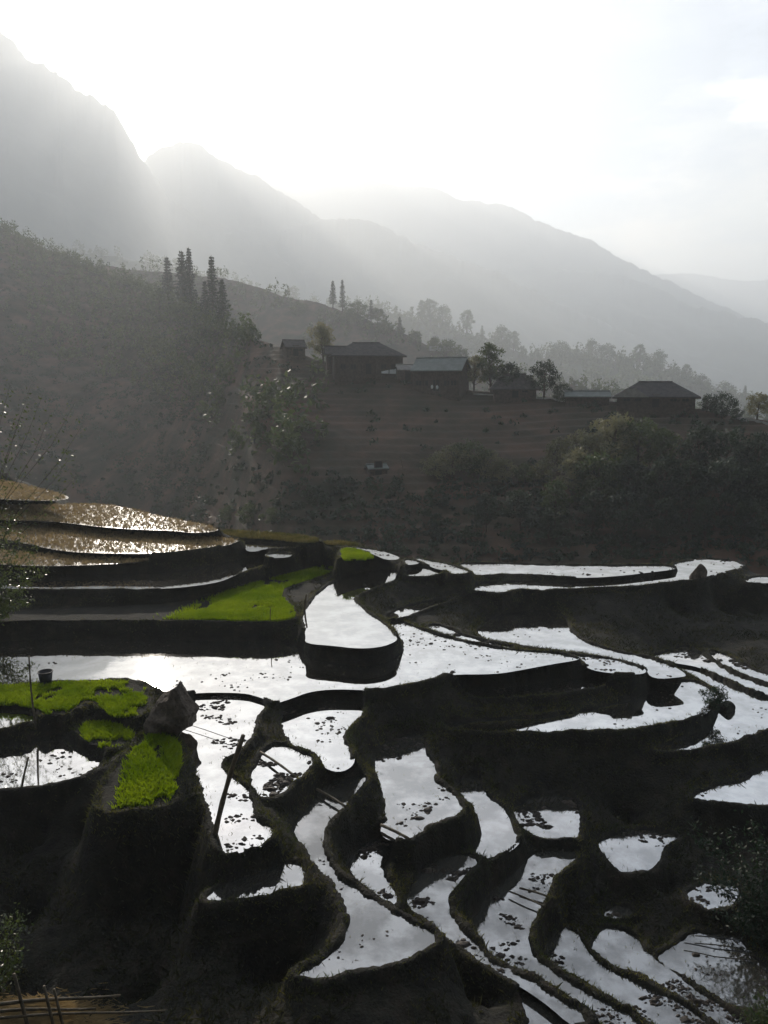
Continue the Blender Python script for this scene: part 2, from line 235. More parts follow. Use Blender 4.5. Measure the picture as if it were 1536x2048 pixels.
# (name, level rule, px polygon)
POOLS = {
'GH': [(-60,1277),(300,1280),(560,1283),(598,1290),(618,1316),(700,1332),(760,1330),(802,1310),(812,1292),(796,1274),(776,1246),(800,1242),(820,1250),(850,1262),(900,1277),(943,1287),(1000,1297),(1040,1303),(1107,1305),(1153,1315),(1153,1319),(1100,1327),(1033,1340),(987,1347),(900,1347),(860,1357),(800,1370),(760,1380),(700,1377),(653,1377),(613,1383),(587,1393),(567,1400),(550,1405),(537,1398),(517,1391),(490,1384),(417,1383),(370,1386),(333,1388),(310,1372),(290,1363),(247,1360),(200,1362),(150,1363),(110,1365),(0,1370),(-60,1372)],
'GR1': [(-60,1224),(0,1222),(200,1215),(350,1205),(430,1190),(500,1170),(545,1158),(600,1145),(640,1133),(672,1135),(663,1147),(630,1158),(587,1172),(563,1182),(567,1200),(587,1217),(593,1230),(590,1238),(560,1245),(500,1246),(400,1242),(300,1241),(0,1243),(-60,1245)],
'S1': [(-60,1150),(100,1149),(300,1146),(400,1138),(470,1120),(520,1112),(535,1118),(527,1131),(467,1150),(443,1162),(400,1170),(333,1177),(233,1178),(67,1178),(-60,1178)],
'S0': [(530,1110),(545,1105),(583,1106),(578,1114),(545,1116)],
'U1': [(488,1080),(527,1082),(580,1085),(598,1090),(593,1095),(527,1097),(510,1103),(497,1102),(493,1095)],
'U2': [(610,1095),(673,1095),(678,1099),(667,1103),(633,1105),(615,1102)],
'F': [(681,1098),(720,1101),(750,1114),(747,1121),(683,1124),(682,1113)],
'U4': [(660,1092),(720,1095),(757,1101),(797,1114),(793,1119),(773,1119),(756,1111),(724,1098)],
'O1': [(443,1060),(600,1071),(640,1079),(636,1087),(603,1087),(547,1081),(480,1077),(446,1070)],
'O2': [(650,1082),(707,1086),(727,1093),(667,1091),(648,1090)],
'E': [(605,1233),(618,1205),(650,1174),(685,1155),(725,1142),(790,1137),(808,1154),(750,1176),(700,1195),(728,1220),(753,1237),(770,1249),(791,1275),(787,1283),(760,1293),(717,1296),(667,1290),(613,1286),(617,1273)],
'V9': [(768,1236),(790,1220),(845,1205),(900,1195),(905,1200),(860,1215),(825,1229),(790,1237)],
'V1': [(808,1117),(843,1125),(813,1131)],
'V2': [(813,1140),(853,1132),(897,1143),(857,1153),(810,1152)],
'V3': [(820,1115),(860,1122),(900,1129),(943,1145),(907,1150),(899,1142),(869,1136),(855,1127)],
'V4': [(907,1127),(973,1127),(1083,1130),(1214,1132),(1327,1130),(1353,1135),(1341,1139),(1299,1144),(1242,1151),(1162,1156),(1093,1151),(1000,1147),(950,1153),(947,1144)],
'V5': [(943,1183),(950,1170),(980,1164),(1060,1164),(1160,1165),(1240,1160),(1304,1153),(1350,1146),(1358,1139),(1342,1129),(1390,1119),(1421,1118),(1466,1122),(1490,1133),(1452,1144),(1415,1153),(1390,1160),(1361,1162),(1327,1165),(1270,1172),(1160,1177),(1070,1180),(1040,1177),(1023,1182),(1007,1187)],
'V7': [(1492,1165),(1500,1155),(1530,1153),(1560,1155),(1545,1166)],
'V8': [(1526,1193),(1540,1187),(1580,1187),(1580,1195)],
'H2': [(850,1255),(870,1248),(893,1255),(930,1273),(1000,1289),(1040,1297),(990,1294),(940,1284),(890,1270)],
'H3': [(955,1275),(958,1250),(1000,1228),(1060,1220),(1120,1222),(1136,1250),(1147,1270),(1177,1287),(1233,1304),(1291,1313),(1314,1322),(1344,1333),(1371,1350),(1357,1353),(1307,1357),(1297,1340),(1284,1330),(1237,1320),(1191,1312),(1124,1302),(1057,1294),(1000,1284)],
'H4': [(1125,1306),(1160,1311),(1217,1317),(1267,1330),(1290,1340),(1283,1347),(1243,1347),(1185,1340),(1172,1328),(1160,1318)],
'H5': [(900,1385),(960,1378),(1040,1372),(1110,1362),(1180,1352),(1230,1354),(1235,1364),(1190,1375),(1110,1388),(1020,1396),(940,1396)],
'K': [(880,1446),(960,1440),(1060,1438),(1150,1426),(1220,1412),(1275,1395),(1294,1378),(1300,1366),(1357,1362),(1394,1363),(1417,1377),(1434,1387),(1421,1403),(1414,1427),(1357,1440),(1307,1450),(1257,1458),(1121,1463),(1051,1462),(960,1463),(900,1461)],
'M': [(1347,1330),(1377,1331),(1397,1338),(1441,1361),(1484,1381),(1536,1398),(1620,1420),(1620,1440),(1536,1457),(1497,1470),(1461,1485),(1424,1490),(1381,1500),(1324,1502),(1310,1495),(1360,1483),(1400,1462),(1428,1440),(1440,1410),(1443,1388),(1413,1367),(1388,1351)],
'M2': [(1301,1312),(1334,1305),(1371,1290),(1387,1300),(1424,1322),(1467,1347),(1536,1373),(1620,1400),(1620,1412),(1536,1391),(1491,1374),(1441,1352),(1401,1333),(1351,1325),(1317,1318)],
'M3': [(1410,1298),(1457,1312),(1497,1337),(1536,1350),(1620,1375),(1620,1392),(1536,1366),(1491,1351),(1441,1327)],
'N': [(1377,1598),(1390,1588),(1450,1565),(1540,1530),(1620,1515),(1620,1605),(1540,1607),(1491,1610),(1424,1602)],
'A': [(378,1394),(410,1389),(477,1389),(510,1397),(533,1410),(523,1427),(510,1447),(503,1473),(490,1485),(473,1507),(447,1520),(440,1530),(450,1547),(467,1560),(490,1580),(503,1607),(513,1633),(537,1658),(543,1673),(523,1690),(483,1700),(460,1707),(437,1697),(426,1673),(424,1630),(410,1600),(402,1563),(390,1525),(375,1497),(352,1467),(370,1443),(388,1418)],
'B': [(563,1420),(603,1402),(660,1393),(730,1395),(723,1427),(703,1450),(687,1473),(697,1497),(705,1513),(700,1532),(677,1543),(650,1532),(633,1510),(612,1502),(588,1491),(575,1470),(562,1440)],
'C': [(555,1485),(590,1502),(627,1513),(623,1530),(603,1550),(583,1567),(570,1583),(547,1597),(530,1597),(508,1580),(498,1562),(508,1530),(530,1500)],
'P': [(737,1557),(723,1548),(703,1550),(665,1562),(637,1588),(614,1620),(578,1663),(610,1690),(633,1730),(660,1757),(673,1780),(688,1800),(696,1830),(698,1855),(682,1883),(655,1917),(630,1937),(587,1952),(630,1957),(683,1948),(733,1937),(787,1922),(843,1907),(870,1890),(873,1883),(863,1867),(817,1847),(773,1820),(733,1793),(700,1770),(673,1750),(653,1723),(643,1700),(643,1667),(660,1637),(690,1617),(693,1607),(720,1577)],
'Q': [(748,1505),(800,1470),(848,1462),(853,1513),(867,1530),(870,1543),(862,1557),(867,1563),(893,1577),(910,1593),(927,1610),(923,1620),(900,1637),(860,1650),(833,1667),(813,1682),(777,1677),(765,1662),(778,1637),(774,1610),(760,1567),(750,1540)],
'R': [(690,1735),(705,1705),(740,1680),(775,1684),(800,1698),(777,1723),(772,1747),(777,1773),(787,1797),(793,1810),(767,1803),(750,1797),(713,1758)],
'S': [(957,1725),(947,1737),(920,1763),(899,1787),(900,1815),(907,1833),(927,1860),(945,1885),(970,1915),(1003,1937),(1060,1965),(1120,1998),(1190,2050),(1150,2050),(1100,2005),(1040,1965),(1000,1948),(957,1918),(910,1887),(883,1867),(850,1840),(818,1814),(822,1775),(855,1730),(905,1712),(945,1712)],
'X1': [(1037,1988),(1060,1985),(1090,2007),(1117,2030),(1150,2060),(1180,2100),(1060,2100),(1057,2048),(1053,2020),(1043,2000)],
'T': [(905,1563),(957,1545),(967,1585),(990,1603),(1013,1620),(1017,1637),(1027,1660),(1037,1677),(1027,1693),(997,1710),(970,1718),(950,1713),(957,1687),(962,1667),(955,1640),(945,1613),(929,1603)],
'W1': [(1024,1612),(1070,1590),(1155,1588),(1160,1640),(1162,1675),(1127,1680),(1087,1677),(1057,1667),(1038,1650)],
'Y': [(1150,1712),(1147,1723),(1110,1747),(1102,1773),(1083,1807),(1060,1847),(1053,1863),(1057,1887),(1070,1913),(1097,1933),(1133,1960),(1183,1991),(1233,2021),(1262,2037),(1290,2065),(1220,2065),(1167,2017),(1117,1983),(1083,1960),(1040,1940),(1000,1917),(957,1887),(943,1868),(945,1830),(980,1790),(1015,1760),(1040,1728),(1065,1703),(1150,1700)],
'Y2': [(1091,1917),(1098,1880),(1134,1855),(1155,1872),(1170,1903),(1194,1923),(1221,1945),(1264,1962),(1324,1987),(1374,2017),(1430,2060),(1330,2060),(1257,2020),(1197,1987),(1157,1960),(1131,1950),(1104,1933)],
'Y3': [(1181,1893),(1197,1868),(1221,1855),(1260,1865),(1284,1895),(1311,1923),(1357,1953),(1377,1970),(1424,2000),(1474,2030),(1500,2060),(1450,2060),(1391,2017),(1324,1973),(1291,1953),(1237,1940),(1197,1917)],
'Y4': [(1311,1918),(1344,1895),(1371,1870),(1391,1862),(1481,1870),(1497,1905),(1521,1930),(1560,1960),(1560,2020),(1497,2022),(1467,2017),(1424,1992),(1384,1965),(1341,1938)],
'Z1': [(1191,1688),(1224,1672),(1271,1658),(1307,1662),(1361,1672),(1340,1688),(1323,1700),(1321,1733),(1291,1743),(1254,1744),(1237,1737),(1224,1720),(1207,1703)],
'Z2': [(1371,1783),(1407,1768),(1479,1768),(1475,1800),(1454,1817),(1421,1820),(1404,1807),(1377,1802)],
'Z3': [(1201,1832),(1231,1812),(1263,1815),(1270,1827),(1241,1838)],
'L': [(400,1800),(440,1770),(500,1755),(540,1740),(577,1726),(600,1730),(602,1763),(593,1772),(553,1782),(500,1788),(433,1801)],
'GR2': [(-60,1374),(0,1373),(130,1367),(247,1363),(290,1372),(298,1410),(285,1435),(225,1440),(200,1415),(170,1400),(158,1415),(110,1440),(85,1428),(60,1416),(0,1412),(-60,1411)],
'LP1': [(-60,1416),(0,1417),(47,1418),(78,1430),(75,1438),(43,1450),(0,1460),(-60,1470)],
'LP2': [(-60,1492),(0,1490),(50,1488),(95,1470),(123,1468),(140,1483),(167,1499),(200,1507),(210,1515),(203,1527),(173,1547),(133,1562),(67,1573),(0,1583),(-60,1590)],
'GR3': [(150,1473),(160,1450),(200,1444),(233,1450),(280,1463),(262,1495),(216,1501),(173,1491)],
'GR4': [(290,1473),(320,1470),(353,1480),(368,1503),(362,1533),(359,1570),(347,1600),(333,1610),(283,1618),(227,1625),(205,1622),(205,1590),(230,1540),(262,1503)],
'ST1': [(-60,1048),(0,1050),(110,1047),(233,1063),(367,1072),(480,1078),(467,1088),(400,1098),(333,1106),(267,1107),(167,1105),(117,1100),(67,1090),(0,1077),(-60,1070)],
'ST2': [(-60,1098),(0,1100),(60,1105),(170,1113),(250,1117),(313,1120),(267,1125),(167,1130),(83,1132),(0,1128),(-60,1125)],
'ST7': [(-60,955),(0,960),(60,972),(110,985),(140,995),(120,1001),(60,1001),(0,998),(-60,995)],
'ST8': [(-60,1008),(0,1010),(110,1009),(200,1008),(240,1013),(300,1028),(367,1042),(425,1053),(438,1062),(383,1066),(355,1061),(230,1057),(110,1042),(0,1040),(-60,1038)],
}
# ------------------------------------------------------------------ terraces: plan outlines and levels
def tn(p):
    r = ray(*p); return -r.z / math.hypot(r.x, r.y)
H = {'GH': 9.5}
def down(a, b, rim, mirror): H[b] = H[a] * (tn(rim) + tn(mirror)) / (2 * tn(rim))      # a wall and its mirror image are seen equally tall
def up(b, a, rim, mirror): H[a] = H[b] * 2 * tn(rim) / (tn(rim) + tn(mirror))
up('GH', 'GR1', (200, 1243), (200, 1310)); up('GR1', 'S1', (400, 1172), (400, 1228)); up('S1', 'ST2', (200, 1130), (200, 1172))
H['ST1'] = H['ST2'] - .3; H['ST8'] = H['ST1'] - .45; H['ST7'] = H['ST8'] - .9
H['S0'] = H['S1'] - .35; up('S0', 'U1', (545, 1098), (555, 1108)); up('GR1', 'U2', (640, 1106), (640, 1140))
up('GH', 'E', (720, 1298), (720, 1370)); up('E', 'F', (720, 1124), (690, 1197))
H['U4'] = H['F'] - .02; H['O1'] = H['U1'] - .15; H['O2'] = H['U2'] - .15; H['V9'] = H['GH'] - .1
up('V9', 'V2', (857, 1155), (830, 1220)); H['V1'] = H['V2'] - .25; H['V3'] = H['V2'] - .1
H['H4'] = 9.8; H['H2'] = 9.55; H['H3'] = 10.05; H['H5'] = 10.2
H['K'] = H['H5'] + .38; up('H3', 'V5', (1060, 1182), (1060, 1256)); up('V5', 'V4', (1160, 1158), (1160, 1176))
down('K', 'M', (1330, 1447), (1330, 1500)); H['M2'] = H['M'] - .1; H['M3'] = H['M'] - .15; down('M', 'N', (1470, 1485), (1481, 1567))
H['A'] = 9.62; H['B'] = 9.85; H['C'] = 9.8; H['P'] = 10.3; H['GR2'] = 9.45; H['LP1'] = 9.6; H['GR3'] = 9.75; H['GR4'] = 9.4
down('LP1', 'LP2', (30, 1455), (30, 1505)); down('GH', 'Q', (800, 1372), (805, 1505)); H['R'] = H['P'] + .8
H['S'] = H['Q'] + .68; down('K', 'T', (950, 1464), (935, 1575)); down('K', 'W1', (1100, 1465), (1100, 1618))
H['Y'] = H['T'] + .56; down('N', 'Z1', (1400, 1602), (1344, 1679)); down('Z1', 'Z3', (1260, 1746), (1240, 1825))
down('Z1', 'Z2', (1321, 1735), (1390, 1781)); H['Y2'] = H['Y'] + .7; H['Y3'] = H['Y2'] + .06; H['Y4'] = H['Y3'] + .06
H['X1'] = H['S'] + .15; down('A', 'L', (500, 1700), (500, 1783)); H['V7'] = H['V5'] + .2; H['V8'] = H['V5'] + .8
GREEN = {'GR1', 'GR2', 'GR3', 'GR4', 'F'}; DRY = {'O1', 'O2'}; STUB = {k for k in H if k.startswith('ST')}
def chaikin(P, n=2):
    P = np.asarray(P, float)
    for _ in range(n):
        Q = np.roll(P, -1, 0)
        P = np.stack([P * .75 + Q * .25, P * .25 + Q * .75], 1).reshape(-1, 2)
    return P
PLAN, LEV = {}, {}
for k, poly in POOLS.items():
    h = H[k] * SC
    w = [at_h(x, y, h) for x, y in poly]
    PLAN[k] = chaikin([(p.x, p.y) for p in w], 2); LEV[k] = CAMZ - h
def sdf(P, X, Y):
    """signed distance (negative inside) from points to a closed outline"""
    d2 = np.full(X.shape, 1e9); ins = np.zeros(X.shape, bool)
    Q = np.roll(P, -1, 0)
    for (ax, ay), (bx, by) in zip(P, Q):
        ex, ey = bx - ax, by - ay
        t = np.clip(((X - ax) * ex + (Y - ay) * ey) / (ex * ex + ey * ey + 1e-12), 0, 1)
        d2 = np.minimum(d2, (X - ax - t * ex) ** 2 + (Y - ay - t * ey) ** 2)
        if ay != by:
            c = (ay > Y) != (by > Y)
            ins ^= c & (X < ex * (Y - ay) / (by - ay) + ax)
    return np.where(ins, -1, 1) * np.sqrt(d2)
def vnoise(X, Y, s, seed):
    """smooth value noise in numpy, about -1..1"""
    g = np.random.default_rng(seed).uniform(-1, 1, (128, 128))
    x, y = X / s + 1000, Y / s + 1000
    i, j = np.floor(x).astype(int), np.floor(y).astype(int); fx, fy = x - i, y - j
    fx = fx * fx * (3 - 2 * fx); fy = fy * fy * (3 - 2 * fy)
    a = g[i % 128, j % 128]; b = g[(i + 1) % 128, j % 128]; c = g[i % 128, (j + 1) % 128]; d = g[(i + 1) % 128, (j + 1) % 128]
    return (a * (1 - fx) + b * fx) * (1 - fy) + (c * (1 - fx) + d * fx) * fy
def fbm(X, Y, s, seed, o=4):
    return sum(vnoise(X, Y, s / 2 ** k, seed + k) * .5 ** k for k in range(o))

# base slope: relax a coarse sheet between the paddies and a few anchor points
X0, X1_, Y0, Y1 = -58.0, 34.0, 1.0, 92.0
cs = 0.4
cxs = np.arange(X0, X1_ + cs, cs); cys = np.arange(Y0, Y1 + cs, cs)
CXg, CYg = np.meshgrid(cxs, cys)
Zc = np.full(CXg.shape, -1.0); fix = np.zeros(CXg.shape, bool)
for k, P in PLAN.items():
    sel = sdf(P, CXg, CYg) < 0.15
    Zc[sel] = LEV[k]; fix |= sel
anch = []
for px, py, h in [(150, 1622, 10.5), (60, 1640, 10.7), (60, 1700, 11.3), (200, 1720, 11.6), (330, 1740, 11.4), (60, 1850, 12), (250, 1850, 12), (400, 1860, 11.9), (550, 1880, 11.8),
                  (60, 2000, 12), (300, 2000, 12.2), (550, 2010, 12.3), (800, 2005, 12.3), (950, 2035, 12.4),
                  (1100, 1850, 13.0), (1300, 1800, 13.3), (1450, 1720, 12.9), (1520, 1700, 12.8), (1250, 1640, 12.7), (1480, 1850, 13.3), (1180, 1212, 10.1), (1240, 1222, 10.5), (1300, 1218, 10.6), (1350, 1240, 10.9), (1400, 1215, 10.8), (1450, 1235, 11.0), (1510, 1235, 11.0), (880, 1178, 9.2), (930, 1215, 9.6), (840, 1180, 9.1)]:
    p = at_h(px, py, h * SC); anch.append((p.x, p.y, p.z, 0.35))
for x in range(-16, 18, 2):
    anch += [(x, 1.5, CAMZ - 2.2, 1.0), (x, 6.5, CAMZ - 8.6, .8), (x, 10.5, CAMZ - 13.2 - max(0, x) * .15, .6)]
for x in range(-24, 34, 4):
    anch += [(x, 62 + (6 if x < -8 else 0), -7, 1.0), (x, 76, -15, 1.0), (x, 88, -20, 1.0)]
anch += [(28, 46, -.5, 1), (27, 34, -3, 1), (22, 24, -4, 1), (18, 15, -5, 1), (-34, 42, 4, 1), (-28, 32, 2, 1), (-24, 24, .5, 1), (-18, 16, -2, 1),
         (-46, 54, 6, 1), (-54, 66, 8, 1), (-40, 80, 3, 1), (-30, 84, -6, 1), (-54, 88, 2, 1), (-32, 74, 0, 1)]
for x, y, z, r in anch:
    sel = (CXg - x) ** 2 + (CYg - y) ** 2 < r * r
    sel &= ~fix
    Zc[sel] = z; fix |= sel
# multigrid-ish start value: nearest known value by repeated dilation
val = np.where(fix, Zc, 0.0); wgt = fix.astype(float)
for s in (64, 32, 16, 8, 4, 2):
    acc = np.zeros_like(val); aw = np.zeros_like(val)
    ny, nx = val.shape
    by, bx = -(-ny // s), -(-nx // s)
    pv = np.zeros((by * s, bx * s)); pw = np.zeros((by * s, bx * s)); pv[:ny, :nx] = np.where(fix, Zc, 0); pw[:ny, :nx] = fix
    sv = pv.reshape(by, s, bx, s).sum((1, 3)); sw = pw.reshape(by, s, bx, s).sum((1, 3))
    up_v = np.repeat(np.repeat(np.where(sw > 0, sv / np.maximum(sw, 1e-9), np.nan), s, 0), s, 1)[:ny, :nx]
    if s == 64: Z = np.where(np.isnan(up_v), -2.0, up_v)
    else: Z = np.where(np.isnan(up_v), Z, up_v)
Z = np.where(fix, Zc, Z)
for it in range(1500):
    Pd = np.pad(Z, 1, mode='edge')
    Zn = .25 * (Pd[:-2, 1:-1] + Pd[2:, 1:-1] + Pd[1:-1, :-2] + Pd[1:-1, 2:])
    Z = np.where(fix, Zc, Z + 1.0 * (Zn - Z))
def bilin(X, Y):
    x = np.clip((X - X0) / cs, 0, Z.shape[1] - 1.001); y = np.clip((Y - Y0) / cs, 0, Z.shape[0] - 1.001)
    i, j = x.astype(int), y.astype(int); fx, fy = x - i, y - j
    return (Z[j, i] * (1 - fx) + Z[j, i + 1] * fx) * (1 - fy) + (Z[j + 1, i] * (1 - fx) + Z[j + 1, i + 1] * fx) * fy

def spaced(parts):
    out = []
    for a, b, s in parts: out += list(np.arange(a, b, s))
    return np.array(out + [parts[-1][1]])
GX = spaced([(X0, -32, .6), (-32, -18, .22), (-18, -9, .12), (-9, 11, .085), (11, 20, .12), (20, X1_, .4)])
GY = spaced([(Y0, 10, .5), (10, 12.5, .16), (12.5, 30, .085), (30, 44, .11), (44, 56, .16), (56, 70, .3), (70, Y1, .8)])
TX, TY = np.meshgrid(GX, GY)
def terrain(TX, TY):
    T = bilin(TX, TY)
    wob = fbm(TX, TY, .9, 11, 3) * .07 + fbm(TX, TY, .26, 15, 2) * .03
    T = T + fbm(TX, TY, 2.2, 21, 4) * np.interp(TY, [28, 40], [.10, .03])
    SD = {}
    bnd = np.full(TX.shape, 9.0)
    for k, P in PLAN.items():
        lo, hi = P.min(0) - 3.2, P.max(0) + 3.2
        sel = (TX > lo[0]) & (TX < hi[0]) & (TY > lo[1]) & (TY < hi[1])
        if not sel.any(): continue
        sd = sdf(P, TX[sel], TY[sel]) + wob[sel]
        SD[k] = (sel, sd)
        low = k in STUB or k in DRY
        bh = .04 if low or LEV[k] > .9 else .07
        bw = .22
        prof = np.where(sd < bw, bh * np.clip((sd + .08) / .14, -1, 1), bh - (sd - bw) * 3.2)
        T[sel] = np.maximum(T[sel], LEV[k] + np.where(sd < -.3, -9, prof))
        bnd[sel] = np.minimum(bnd[sel], np.abs(sd - .18))
    T += fbm(TX, TY, .5, 31, 3) * np.interp(TY, [26, 40], [.05, .02])
    T += fbm(TX, TY, .22, 37, 2) * np.interp(TY, [22, 34], [.03, .008])
    for k, (sel, sd) in SD.items():
        bed = .02 if k in GREEN or k in DRY else -.14
        cap = LEV[k] + bed + 5.0 * np.maximum(sd + (.0 if bed > 0 else .04), 0)
        T[sel] = np.minimum(T[sel], cap)
        if bed > 0:
            ins = sd < 0
            q = T[sel]; q[ins] = LEV[k] + bed; T[sel] = q
    return T, bnd
TZ, BND = terrain(TX, TY)
ground = link('terraced_ground', mesh_np('terraced_ground', np.stack([TX.ravel(), TY.ravel(), TZ.ravel()], 1), grid_faces(*TX.shape)), M['soil'])
tag(ground, kind='structure')
def ground_z(x, y):
    """height of the built terrace sheet"""
    i = int(np.clip(np.searchsorted(GX, x) - 1, 0, len(GX) - 2)); j = int(np.clip(np.searchsorted(GY, y) - 1, 0, len(GY) - 2))
    fx = (x - GX[i]) / (GX[i + 1] - GX[i]); fy = (y - GY[j]) / (GY[j + 1] - GY[j])
    return float((TZ[j, i] * (1 - fx) + TZ[j, i + 1] * fx) * (1 - fy) + (TZ[j + 1, i] * (1 - fx) + TZ[j + 1, i + 1] * fx) * fy)
def ground_zv(x, y):
    i = np.clip(np.searchsorted(GX, x) - 1, 0, len(GX) - 2); j = np.clip(np.searchsorted(GY, y) - 1, 0, len(GY) - 2)
    fx = (x - GX[i]) / (GX[i + 1] - GX[i]); fy = (y - GY[j]) / (GY[j + 1] - GY[j])
    return (TZ[j, i] * (1 - fx) + TZ[j, i + 1] * fx) * (1 - fy) + (TZ[j + 1, i] * (1 - fx) + TZ[j + 1, i + 1] * fx) * fy
def on_ground(px, py):
    """where the sight line of a photo pixel meets the terrace sheet"""
    r = ray(px, py); hl = math.hypot(r.x, r.y); prev = 8.0
    d = 8.0
    while d < 95:
        x, y, z = r.x / hl * d, r.y / hl * d, CAMZ + r.z / hl * d
        if z <= ground_z(x, y): break
        d += .05
    return Vector((x, y, ground_z(x, y)))

# ------------------------------------------------------------------ standing water
def offset(P, d):
    a, b = np.roll(P, 1, 0), np.roll(P, -1, 0)
    t = b - a; t /= np.maximum(np.linalg.norm(t, axis=1, keepdims=True), 1e-9)
    n = np.stack([t[:, 1], -t[:, 0]], 1)
    area = .5 * np.sum(P[:, 0] * np.roll(P[:, 1], -1) - np.roll(P[:, 0], -1) * P[:, 1])
    return P + n * d * (1 if area > 0 else -1)
for k, P in PLAN.items():
    if k in GREEN or k in DRY: continue
    Q = offset(P, .10)
    if .5 * np.sum(Q[:, 0] * np.roll(Q[:, 1], -1) - np.roll(Q[:, 0], -1) * Q[:, 1]) < 0: Q = Q[::-1]
    vo, _e, fo, *_r = delaunay_2d_cdt([Vector(q) for q in Q], [], [list(range(len(Q)))], 1, 1e-4)
    me = bpy.data.meshes.new('paddy_water'); me.from_pydata([(v.x, v.y, LEV[k]) for v in vo], [], [tuple(f) for f in fo]); me.update()
    tag(link('paddy_water', me, M['stubble_water'] if k in STUB else M['silty_dimmed_water'] if k in ('P', 'S', 'X1', 'Y', 'Y2', 'Y3', 'Y4', 'Z3') else M['half_dimmed_water'] if k in ('Q', 'R', 'T', 'W1', 'Z1', 'Z2', 'L') else M['water']), kind='structure')
# ------------------------------------------------------------------ hills, mountains, valley
def polyline_fn(pts):
    xs = np.array([p[0] for p in pts], float); 
    return [lambda q, c=np.array([p[i] for p in pts], float): np.interp(q, xs, c) for i in range(1, len(pts[0]))]
def ridge(name, pts, mat, front=.55, zfoot=-45, n=240, m=48, gully=1.0, rough=.006, seed=1, terr=0.0, back=.5, pw=.8):
    """a hill whose crest runs through sight points (px, py, distance); slopes fall to a foot in front and behind"""
    fy, fd = polyline_fn(pts)
    px = np.linspace(pts[0][0], pts[-1][0], n)
    V = np.zeros((m, n, 3))
    for i, x in enumerate(px):
        D = float(fd(x)); c = at_d(x, float(fy(x)), D)
        jag = mnoise.fractal(Vector((x * .03, seed * 7.1, 0)), .7, 2.1, 5) * rough * D
        for j in range(m):
            t = j / (m - 1) * 1.5 - .0
            if t <= 1:                                     # foot (t=0) to crest (t=1)
                u = 1 - t
                q = 1 - front * u
                z = zfoot + (c.z - zfoot) * (1 - u ** pw)
            else:
                u = (t - 1) * 2
                q = 1 + back * u
                z = c.z + (zfoot - c.z) * u ** 1.1
            X, Y = c.x * q, c.y * q
            g = mnoise.fractal(Vector((X / (D * .12), Y / (D * .12), seed * 3.3)), .9, 2.0, 6) * gully * D * .022
            g *= min(1, abs(1 - t) * 3.0 + .06)
            z = z + g + jag * max(0, 1 - abs(1 - t) * 5)
            if terr and t < 1:
                zz = z / terr + mnoise.noise(Vector((X * .03, Y * .03, 4.4))) * .9 + mnoise.noise(Vector((X * .011, Y * .011, 9))) * 2; f = zz - math.floor(zz)
                z += (max(0, f - .7) / .3 - f) * terr * .95 * (.35 + .65 * max(0, mnoise.noise(Vector((X * .02, Y * .02, 1.7))) + .5))
            V[j, i] = (X, Y, z)
    o = link(name, mesh_np(name, V.reshape(-1, 3), grid_faces(m, n)), mat); tag(o, kind='structure')
    return o, V
def hill_point(V, px, t):
    """point on a ridge sheet at photo column px and slope fraction t (0 foot, 1 crest)"""
    m, n, _ = V.shape
    j = int(round(t / 1.5 * (m - 1)))
    row = V[j]; cols = 768 + FPX * row[:, 0] / (row[:, 1] * math.cos(PITCH) - (row[:, 2] - CAMZ) * math.sin(PITCH))
    i = int(np.argmin(np.abs(cols - px)))
    return Vector(V[j, i])
def project(p):
    c, s = math.cos(PITCH), math.sin(PITCH)
    x, y, z = p[0], p[1], p[2] - CAMZ
    f = y * c - z * s; u = y * s + z * c
    return 768 + FPX * x / f, 1024 - FPX * u / f
def on_hill(V, px, py):
    """nearest point of a hill sheet (front slope) to a photo pixel"""
    m, n, _ = V.shape; F_ = V[: int((m - 1) / 1.5) + 1].reshape(-1, 3)
    c, s = math.cos(PITCH), math.sin(PITCH)
    f = F_[:, 1] * c - (F_[:, 2] - CAMZ) * s; u = F_[:, 1] * s + (F_[:, 2] - CAMZ) * c
    d = (768 + FPX * F_[:, 0] / f - px) ** 2 + (1024 - FPX * u / f - py) ** 2
    return Vector(F_[int(np.argmin(d))])
near_hill, VH = ridge('village_hill', [(-500, 430, 520), (-200, 445, 510), (0, 455, 500), (60, 482, 495), (150, 520, 470), (250, 560, 430), (330, 590, 370), (430, 648, 270), (500, 672, 200), (560, 692, 172),
        (650, 722, 165), (800, 742, 158), (930, 776, 152), (1050, 792, 148), (1220, 803, 145), (1380, 815, 142), (1536, 842, 140), (1700, 870, 140), (2100, 900, 140)],
        M['hill'], front=.56, zfoot=-22, n=520, m=200, gully=.35, rough=.0015, seed=3, terr=1.0, back=.45, pw=1.0)
mid_hill, VM = ridge('orchard_hill', [(-300, 500, 630), (100, 520, 615), (330, 545, 600), (450, 556, 585), (520, 577, 570), (560, 592, 555), (640, 606, 540), (700, 626, 525), (780, 656, 510), (850, 688, 495), (950, 728, 480), (1100, 762, 465), (1300, 800, 450), (1600, 850, 450)],
        M['hill'], front=.45, zfoot=-40, n=300, m=70, gully=.4, rough=.002, seed=41, back=.4)
back_hill, VB = ridge('wooded_hill', [(-400, 470, 1330), (0, 480, 1295), (330, 530, 1260), (450, 562, 1225), (560, 598, 1206), (640, 612, 1190), (720, 616, 1180), (800, 628, 1171), (900, 660, 1155), (1000, 692, 1136), (1060, 714, 1136),
        (1180, 713, 1120), (1300, 730, 1101), (1380, 768, 1085), (1440, 796, 1066), (1536, 816, 1050), (1800, 850, 1050), (2100, 870, 1050)],
        M['mountain'], front=.42, zfoot=-46, n=320, m=70, gully=.5, rough=.002, seed=5, back=.4)
